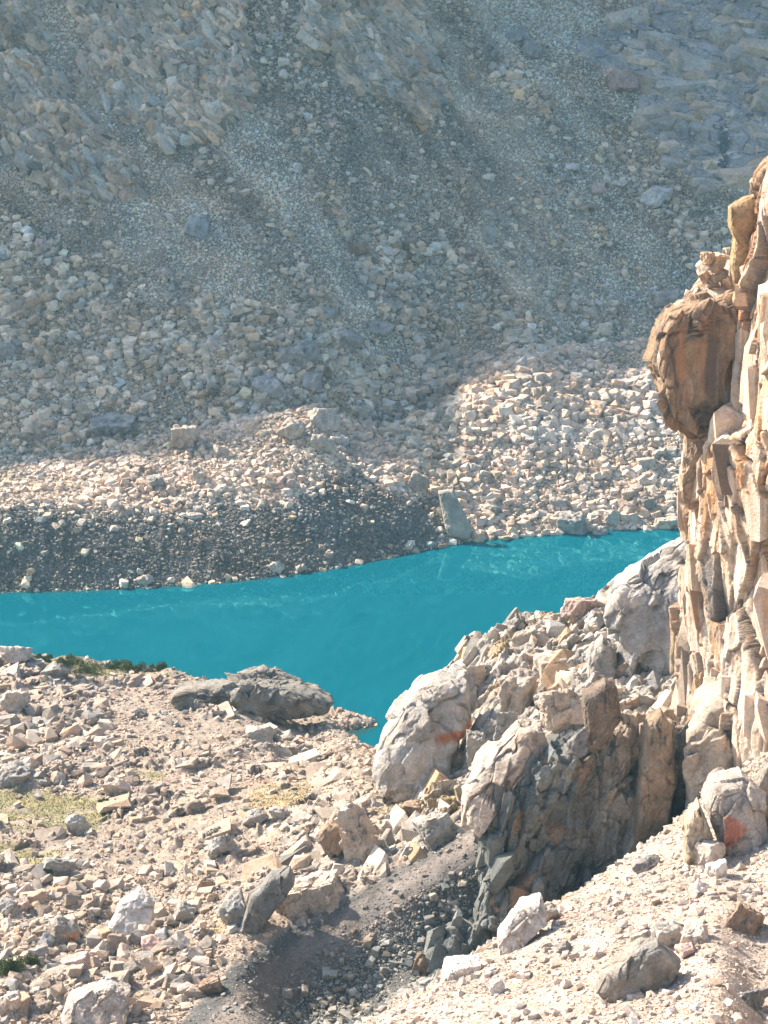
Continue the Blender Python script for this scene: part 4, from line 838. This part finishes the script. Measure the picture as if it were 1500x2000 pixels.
mult *= np.where(inpoly(fx, fy, [(560, 380), (700, 380), (1250, 250), (1300, 420), (1200, 480), (1080, 480), (1020, 300), (960, 120), (1080, 60), (1150, 300)], 20, 20) > .5, 1.45, 1)
mult *= np.clip(1+.9*stk[i_]*onslope[i_], .4, 1.6)
mult *= 1-.36*inpoly(fx, fy, [(-60, 900), (250, 870), (450, 825), (620, 795), (760, 860), (880, 980), (900, 1050), (600, 1130), (-60, 1160)], 20, 10)
mult *= 1-.18*inpoly(fx, fy, [(940, 870), (1345, 850), (1345, 1045), (900, 1060)], 20, 10)
s_ = powsize(len(P_), .34, 3.2, 2.15)*mult
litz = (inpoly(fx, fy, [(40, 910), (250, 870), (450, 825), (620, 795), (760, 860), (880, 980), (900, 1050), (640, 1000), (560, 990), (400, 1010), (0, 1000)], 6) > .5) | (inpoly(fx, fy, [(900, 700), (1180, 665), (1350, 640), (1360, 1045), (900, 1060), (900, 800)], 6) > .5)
cf = tints(len(P_), C(.54, .455, .35), .24, .07); cf[litz] = tints(int(litz.sum()), C(.64, .505, .395), .14, .05)  # stones inside the sunlit zone painted brighter
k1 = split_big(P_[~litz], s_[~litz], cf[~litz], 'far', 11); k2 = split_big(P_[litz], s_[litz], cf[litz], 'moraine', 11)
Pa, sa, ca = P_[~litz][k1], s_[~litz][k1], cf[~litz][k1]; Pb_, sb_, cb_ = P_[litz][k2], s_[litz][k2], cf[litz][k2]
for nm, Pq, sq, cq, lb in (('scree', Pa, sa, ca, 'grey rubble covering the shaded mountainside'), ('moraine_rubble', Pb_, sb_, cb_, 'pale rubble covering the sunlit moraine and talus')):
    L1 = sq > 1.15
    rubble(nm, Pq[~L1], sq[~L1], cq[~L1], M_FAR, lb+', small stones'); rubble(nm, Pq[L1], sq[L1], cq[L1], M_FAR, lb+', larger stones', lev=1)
# craggy outcrops and the bedrock ridge: angular joint blocks set along the bedding
def blocks(P_, s_, colr, ax, jit, shp, name, lev=1):
    n_ = len(P_); Vs, Fs, Cs = [], [], []; off_ = 0; ax = np.array(ax, float); ax = np.linalg.qr(ax.T)[0]
    J = eul(RNG.normal(0, jit, n_), RNG.normal(0, jit, n_), RNG.normal(0, jit, n_)); R = J@ax; which = RNG.integers(0, 12, n_)
    sc3 = s_[:, None]*np.array(shp)*RNG.uniform(.65, 1.4, (n_, 3))*.5
    for k in range(12):
        i = np.where(which == k)[0]
        if not len(i): continue
        V, F = PROTO[lev][k]; A = (V[None]*sc3[i][:, None, :])@np.swapaxes(R[i], 1, 2)+P_[i][:, None, :]
        Vs.append(A.reshape(-1, 3)); Fs.append((F[None]+(np.arange(len(i))*len(V))[:, None, None]+off_).reshape(-1, 3)); Cs.append(np.repeat(colr[i], len(V), 0)); off_ += len(i)*len(V)
    V = np.concatenate(Vs); return V, np.concatenate(Fs), np.concatenate(Cs)
OL = ['craggy tan outcrop on the mountainside at the left edge, ending above the scree', 'largest craggy grey outcrop on the upper left mountainside', 'craggy grey outcrop at the top centre of the mountainside', 'smooth slabby cliff band at the top right behind the orange cliff', 'small craggy outcrop in the top left corner of the mountainside']
for k in range(5):
    gapn = sstep(-.5, -.05, fbm(FARP, 8, 4, .6, 77+k)); w_ = gapn*np.where((oid == k) & (om > .35) & (FARpx > -90) & (FARpx < 1600), om, 0)
    if k == 3:
        P_, i_ = scatter(FARP, nr, nc, w_, 1500); s_ = powsize(len(P_), .8, 9, 1.15); V, F, c = blocks(P_-N*.40*s_[:, None], s_, tints(len(P_), C(.46, .39, .31), .12, .06), [(1, .15, -.12), (-.1, -.45, .9), (0, .9, .45)], .2, (1.45, .8, .8), '', 1)
    else:
        n_ = [8500, 13000, 9000, 0, 3000][k]; P_, i_ = scatter(FARP, nr, nc, w_, n_); s_ = powsize(len(P_), .45, 3.6, 1.6); cz_ = tints(len(P_), C(.47, .39, .295), .22, .08); wm_ = RNG.random(len(P_)) < .16; cz_[wm_] = tints(int(wm_.sum()), C(.45, .35, .27), .12, .04)
        V, F, c = blocks(P_-N*.30*s_[:, None], s_, cz_, [(.66, -.3, -.68), (-.3, .9, .3), (.6, .2, .75)], .30, (1.7, 1.0, .65), '', 1)
    link('rock_outcrop', mesh_np('rock_outcrop', V, F, c, M_FAR, False), OL[k], 'outcrop')
npx, npy, nm_ = NMASK['px'], NMASK['py'], NMASK
w_ = nm_['s']*(NEARP[:, 2] > 2.5)*(npx > 560)*(npx < 1400)*(NEART < 8.2)*(1-.8*nm_['gm'])*sstep(-.35, .1, fbm(NEARP, 9, 3, .5, 401))
P_, i_ = scatter(NEARP, nr2, nc2, w_, 1100); s_ = powsize(len(P_), .9, 4.0, 1.5); cz_ = tints(len(P_), C(.43, .375, .315), .15, .06); wm_ = RNG.random(len(P_)) < .15; cz_[wm_] = tints(int(wm_.sum()), C(.27, .245, .215), .15, .04); wm_ = RNG.random(len(P_)) < .04; cz_[wm_] = C(.40, .27, .17)
V, F, c = blocks(P_-np.array([0, 0, .55])*s_[:, None]*.6, s_, cz_, [(.6, .1, .75), (.0, 1, -.1), (-.75, .1, .6)], .24, (1.35, .9, .62), '', 2)
link('bedrock_ridge', mesh_np('bedrock_ridge', V, F, c, M_NEAR, False), 'fractured bedrock ridge of pale angular blocks rising from the lake to the cliff', 'rock ridge')
w_ = BED*(npx > -60)*(NEARP[:, 2] > 1.5)*(1-nm_['gm']); P_, i_ = scatter(NEARP, nr2, nc2, w_, 1500); s_ = powsize(len(P_), .6, 3.4, 1.7); cz_ = tints(len(P_), C(.37, .305, .245), .15, .06)
V, F, c = blocks(P_-np.array([0, 0, .34])*s_[:, None]*.6, s_, cz_, [(.9, .1, .25), (.0, 1, .1), (-.3, .1, .9)], .15, (1.5, 1.1, .36), '', 1)
link('bedrock', mesh_np('bedrock', V, F, c, M_NEAR, False), 'low broken bedrock ledges showing through the near rubble field', 'bedrock', kind='stuff')
# gravel on the far slope
P_, i_ = scatter(FARP, nr, nc, okf*(1-.97*FAROM)*(.6+.9*fine+.4*sstep(150, 0, FARpy)), 330000)
cc_ = tints(len(P_), C(.50, .42, .325), .25, .07); isb = FARBM[i_] > .4; cc_ *= (1+.5*np.clip(-stk[i_]*2.0, -.6, .8)*1.3*onslope[i_])[:, None].astype(np.float32); cc_ = np.clip(cc_, .03, .7); cc_[isb] = tints(int(isb.sum()), C(.22, .20, .175), .22, .06)  # bank gravel darkened too, shade included in the tint
rubble('gravel', P_, powsize(len(P_), .19, .8, 2.6), cc_, M_FAR, 'fine gravel on the far scree chutes and the dark bank')
# near side
npx, npy, nm_ = NMASK['px'], NMASK['py'], NMASK
okn = (NEARP[:, 2] > -.7) & (npx > -90) & (npx < 1600) & (NEART > 1.3) & (NEART < 9.75)
cl1 = sstep(-.25, .4, fbm(NEARP, 7, 4, .6, 311))
d1 = okn*(1-.92*nm_['g'])*(nm_['f']*(.5+.8*cl1)*(1-.9*nm_['gm'])*(1-.65*BED)+.06*nm_['s'])
blockp = np.maximum(inpoly(npx, npy, [(-60, 1380), (200, 1370), (250, 1480), (260, 1560), (100, 1540), (-60, 1500)], 20, 20), inpoly(npx, npy, [(-60, 1700), (420, 1700), (440, 1850), (330, 2060), (-60, 2060)], 30, 20)*.8)
P_, i_ = scatter(NEARP, nr2, nc2, d1*(1+.3*blockp), 190000)
s_ = powsize(len(P_), .11, 2.4, 1.9)*(.46+.6*blockp[i_]); cn = tints(len(P_), C(.39, .315, .25), .2, .06)*(1+.3*np.clip(fbm(P_, 10, 4, .6, 321), -.6, .6))[:, None].astype(np.float32); dk = RNG.random(len(P_)) < .12; cn[dk] = tints(int(dk.sum()), C(.27, .25, .23), .15, .04)
k1 = split_big(P_, s_, cn, 'field', 20); P_, s_, cn = P_[k1], s_[k1], cn[k1]; L1 = s_ > .62
rubble('rubble', P_[~L1], s_[~L1], cn[~L1], M_STONE, 'pale small rubble of the near lakeside field'); rubble('rubble', P_[L1], s_[L1], cn[L1], M_STONE, 'pale larger rubble of the near lakeside field', lev=1)
# near scree slope: mostly gravel
P_, i_ = scatter(NEARP, nr2, nc2, okn*nm_['E']*(.4+cl1), 120000)
s_ = powsize(len(P_), .055, .9, 2.2); cn = tints(len(P_), C(.45, .375, .315), .15, .05); dk = RNG.random(len(P_)) < .07; cn[dk] = tints(int(dk.sum()), C(.28, .25, .23), .15, .04)
k1 = split_big(P_, s_, cn, 'scree', 24); P_, s_, cn = P_[k1], s_[k1], cn[k1]; L1 = s_ > .35
rubble('scree_gravel', P_[~L1], s_[~L1], cn[~L1], M_STONE, 'pale gravel of the near scree slope'); rubble('scree_gravel', P_[L1], s_[L1], cn[L1], M_STONE, 'pale stones of the near scree slope', lev=1)
# dark gully
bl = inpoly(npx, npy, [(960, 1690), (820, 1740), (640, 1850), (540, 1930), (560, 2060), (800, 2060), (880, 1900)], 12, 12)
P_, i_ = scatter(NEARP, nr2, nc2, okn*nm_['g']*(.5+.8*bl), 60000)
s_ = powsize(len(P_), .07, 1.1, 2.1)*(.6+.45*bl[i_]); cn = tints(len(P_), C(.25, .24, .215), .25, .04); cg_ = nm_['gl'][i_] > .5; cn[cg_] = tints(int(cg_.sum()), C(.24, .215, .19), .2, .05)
rubble('gully_rubble', P_, s_, cn, M_STONE, 'dark broken blocks filling the shade-toned gully', lev=1)
# loose single boulders, the largest ones left
import re
LM = []
for o in list(COL.objects):
    if o.get('category') in ('boulder', 'rock', 'outcrop') and o.parent is None:
        sh_ = re.split(r' (?:at|on|in|of|above|below|beside|under|lying|standing|leaning|near|right|left|between|alone|half|behind|with|just|tilted|jutting|cut|dipping|across|high|down|over|to|hanging|perched|cut|beside|over) ', o['label'])[0]
        a_, b_, _ = proj(np.array(o.location)); LM.append((a_, b_, sh_))
from collections import Counter
cnt_ = Counter(l[2] for l in LM); LM = [(a, b_, s_) for a, b_, s_ in LM if cnt_[s_] == 1 and len(s_.split()) >= 3]
USED = set()
def auto_label(pos, ap_, zone, c_):
    a, b_, _ = proj(pos); dd_ = sorted(((l[0]-a)**2+(l[1]-b_)**2, l) for l in LM)
    tone = 'dark' if c_.mean() < .28 else 'grey' if c_.mean() < .37 else 'light grey' if c_.mean() < .42 else 'pale'
    noun = {'far': 'scree boulder', 'moraine': 'moraine boulder', 'field': 'boulder', 'scree': 'loose stone'}[zone]
    for q2, l in dd_[:30]:
        dx, dy = a-l[0], b_-l[1]; q_ = math.sqrt(q2)
        if abs(dx) > 2.4*abs(dy): w_ = 'right of' if dx > 0 else 'left of'
        elif abs(dy) > 2.4*abs(dx): w_ = 'below' if dy > 0 else 'above'
        else: w_ = ('lower' if dy > 0 else 'upper')+(' right of' if dx > 0 else ' left of')
        near_ = 'close ' if q_ < 45 else '' if q_ < 110 else 'far ' 
        t_ = f'{tone} {noun} {near_}{w_} the {l[2]}'
        if near_ == 'far ' and 'per' in w_: t_ = f'{tone} {noun} some way {w_} the {l[2]}'
        if t_ not in USED and len(t_.split()) <= 16: USED.add(t_); return t_
    return None
names = {'far': ('grey boulder lying loose among the shaded scree of the mountainside', 'loose boulders on the far scree'), 'moraine': ('cream boulder lying loose in the sunlit rubble above the far shore', 'loose boulders on the moraine'),
         'field': ('pale boulder lying loose in the rubble of the near lakeside field', 'loose boulders in the near field'), 'scree': ('pale stone lying loose on the near scree slope', 'loose stones on the near scree')}
caps = {'far': 45, 'moraine': 45, 'field': 50, 'scree': 18}; rest = []
MESHV = {}
for (Pq, sq, cq, ap, zone) in LOOSE:
    o_ = np.argsort(-ap)[:caps[zone]]; r_ = np.argsort(-ap)[caps[zone]:]
    if len(r_): rubble('boulders' if False else 'block_field', Pq[r_], sq[r_], cq[r_], M_STONE if zone in ('field', 'scree') else M_FAR, 'angular blocks among the smaller rubble', lev=2)
    for j in o_:
        rng = np.random.default_rng(int(j)*13+5); V, F = hull(rng, 3, 13); s = sq[j]; V = V*np.array([1.1, .9, rng.uniform(.6, .95)])*s*.5
        V = V@eul(*[np.array([q_]) for q_ in (rng.uniform(-.4, .4), rng.uniform(-.4, .4), rng.uniform(0, 6.28))])[0].T
        nn = V/np.linalg.norm(V, axis=1, keepdims=True); f_ = fbm(V+Pq[j], s*.35, 3, .6, 5); V = V+nn*(f_*s*.05)[:, None]
        me = mesh_np('boulder', V, F, cq[j]*(1+.2*f_)[:, None], M_STONE if zone in ('field', 'scree') else M_FAR, False)
        link('boulder', me, auto_label(Pq[j], ap[j], zone, cq[j]) or names[zone][0], 'boulder', names[zone][1], loc=tuple(Pq[j]+np.array([0, 0, s*.22])))
    print(zone, len(ap), len(o_))
# joint blocks standing out of the cliff and the shaded wall, parts of each
def part_blocks(Gsrc, nv, nu, n_, smin, smax, ax, colf, parent, o0, push, keep, shp=(.8, .8, 1.9), jit=.16, lev=2, mat=None):
    q = Gsrc.reshape(nv, nu, 3); nn = gridN(q).reshape(-1, 3); nn = nn if nn[:, 1].mean() < 0 else -nn
    P_, i_ = scatter(Gsrc, nv, nu, keep, n_); s_ = powsize(n_, smin, smax, 1.5); V, F, c = blocks(P_-nn[i_]*(s_*push)[:, None], s_, colf(i_), ax, jit, shp, '', lev)
    link('joint_blocks', mesh_np('joint_blocks', V-o0, F, c, mat or M_FACE, False), kind='stuff', parent=parent)
a_, b_, _ = proj(Pcf); kp = ((a_ > 1300) & (a_ < 1530) & (b_ > 330) & (b_ < 1500)).astype(float)
part_blocks(Pcf, 1150, 420, 120, 1.0, 3.8, [(1, .1, 0), (0, 1, 0), (.08, 0, 1)], lambda i: np.clip(cc[i]*RNG.normal(1, .1, (len(i), 1)), .03, .8), cliff, cl, .40, kp, (1., .9, 2.3), .12, 3, M_CLIFF)
a_, b_, _ = proj(Pw); rw = bpy.data.objects['rock_wall']
part_blocks(Pw, 420, 460, 380, .5, 2.6, [(1, .1, -.25), (0, 1, 0), (.25, 0, 1)], lambda i: np.clip(cw[i]*RNG.normal(1, .15, (len(i), 1)), .03, .6), rw, np.zeros(3), .40, ((a_ > 780) & (a_ < 1345)).astype(float))
print('rubble', time.time()-T0)
# ------------------------------------------------------------------ plants
def leaves(n_, c, rad, size, rng):
    u = rng.normal(size=(n_, 3)); u /= np.linalg.norm(u, axis=1, keepdims=True); u[:, 2] = np.abs(u[:, 2]); p_ = c+u*rad*(rng.uniform(.55, 1.0, (n_, 1)))*(1+.25*vnoise(u*2.5+c[:3]))[:, None]
    a = rng.normal(size=(n_, 3)); a /= np.linalg.norm(a, axis=1, keepdims=True); b_ = np.cross(a, rng.normal(size=(n_, 3))); b_ /= np.linalg.norm(b_, axis=1, keepdims=True)
    a *= size; b_ *= size*.5; return np.stack([p_-a, p_+b_, p_+a, p_-b_], 1).reshape(-1, 3), np.arange(n_*4).reshape(-1, 4)
SHR = [(140, 1289, 50, 16, 'left one of the dark green shrubs on the lakeside rim'), (168, 1303, 70, 20, 'widest green shrub on the lakeside rim behind the whaleback rock'), (228, 1298, 48, 16, 'yellow-green shrub in the middle of the lakeside rim'), (262, 1306, 56, 18, 'dark green shrub spilling down from the lakeside rim'), (304, 1301, 36, 14, 'right-hand small shrub on the lakeside rim'), (84, 1285, 34, 12, 'small shrub beside the pale lakeside dome'),
       (18, 1890, 56, 36, 'dark green shrub at the left edge below the square block'), (56, 1878, 44, 30, 'green shrub right of the one at the left edge'), (10, 1925, 44, 28, 'low dark shrub nearest the bottom left corner'), (206, 1566, 24, 12, 'small dark shrub beside the big angular boulder'), (95, 1702, 22, 10, 'tiny shrub below the grass patches')]
for (a, b_, w_, h_, lb) in SHR:
    rng = np.random.default_rng(int(a*3+b_)); g_ = hit(a, min(b_+h_*.4, 1990)); k = proj(g_)[2]/FPX; W_, H_ = w_*k, h_*k*1.15
    root = link('shrub', None, lb, 'shrub', loc=tuple(g_)); Vs, Fs = [], []; of = 0
    for q_ in range(9):
        c = np.array([rng.uniform(-.4, .4)*W_, rng.uniform(-.3, .3)*W_, rng.uniform(0, .35)*H_]); V, F = leaves(420, c, np.array([W_*.2, W_*.2, H_*rng.uniform(.4, .75)]), .10, rng); Vs.append(V); Fs.append(F+of); of += len(V)
    link('foliage', mesh_np('foliage', np.concatenate(Vs), np.concatenate(Fs), None, M_LEAF), parent=root)
    V, F = [], []; of = 0
    for q_ in range(7):
        e = np.array([rng.uniform(-.4, .4)*W_, rng.uniform(-.3, .3)*W_, H_*.5]); r_ = .03
        ring = np.array([[r_, 0, 0], [-r_/2, r_*.87, 0], [-r_/2, -r_*.87, 0]]); V += [ring+[0, 0, -.1], ring*.5+e]; F += [[of, of+1, of+4, of+3], [of+1, of+2, of+5, of+4], [of+2, of, of+3, of+5]]; of += 6
    link('stem', mesh_np('stem', np.concatenate(V), np.array(F), None, M_STEM), parent=root)
P_, i_ = scatter(NEARP, nr2, nc2, okn*np.where(nm_['gm'] > .4, nm_['gm'], 0), 12000)
u = RNG.uniform(0, 3.14, (len(P_), 3)); Vg, Fg = [], []
for q_ in range(3):
    a = np.stack([np.cos(u[:, q_]), np.sin(u[:, q_]), np.zeros(len(P_))], 1)*.08; up = np.stack([RNG.uniform(-.08, .08, len(P_)), RNG.uniform(-.08, .08, len(P_)), RNG.uniform(.04, .12, len(P_))], 1)
    Vg.append(np.stack([P_-a, P_+a, P_+up], 1).reshape(-1, 3))
Vg = np.concatenate(Vg); link('grass', mesh_np('grass', Vg, np.arange(len(Vg)).reshape(-1, 3), None, M_GRASS), 'short yellow-green alpine grass between the stones', 'grass', kind='stuff')
# ------------------------------------------------------------------ haze
if HAZE > 0:
    m = bpy.data.materials.new('haze_air'); m.use_nodes = True; t = m.node_tree; t.nodes.clear(); v = t.nodes.new('ShaderNodeVolumePrincipled'); o = t.nodes.new('ShaderNodeOutputMaterial')
    v.inputs['Color'].default_value = (.30, .66, .84, 1); v.inputs['Density'].default_value = HAZE; v.inputs['Anisotropy'].default_value = .2; t.links.new(v.outputs[0], o.inputs['Volume'])
    x0, x1, y0, y1, zb, zt = -900, 900, -40, 1200, -40, 480
    V = np.array([(x, y, z) for z in (zb, zt) for y in (y0, y1) for x in (x0, x1)]); F = np.array([(0, 2, 3, 1), (4, 5, 7, 6), (0, 1, 5, 4), (2, 6, 7, 3), (0, 4, 6, 2), (1, 3, 7, 5)])
    link('haze', mesh_np('haze', V, F, None, m), 'thin blue mountain haze filling the valley', 'haze', kind='stuff')
print('done', time.time()-T0)
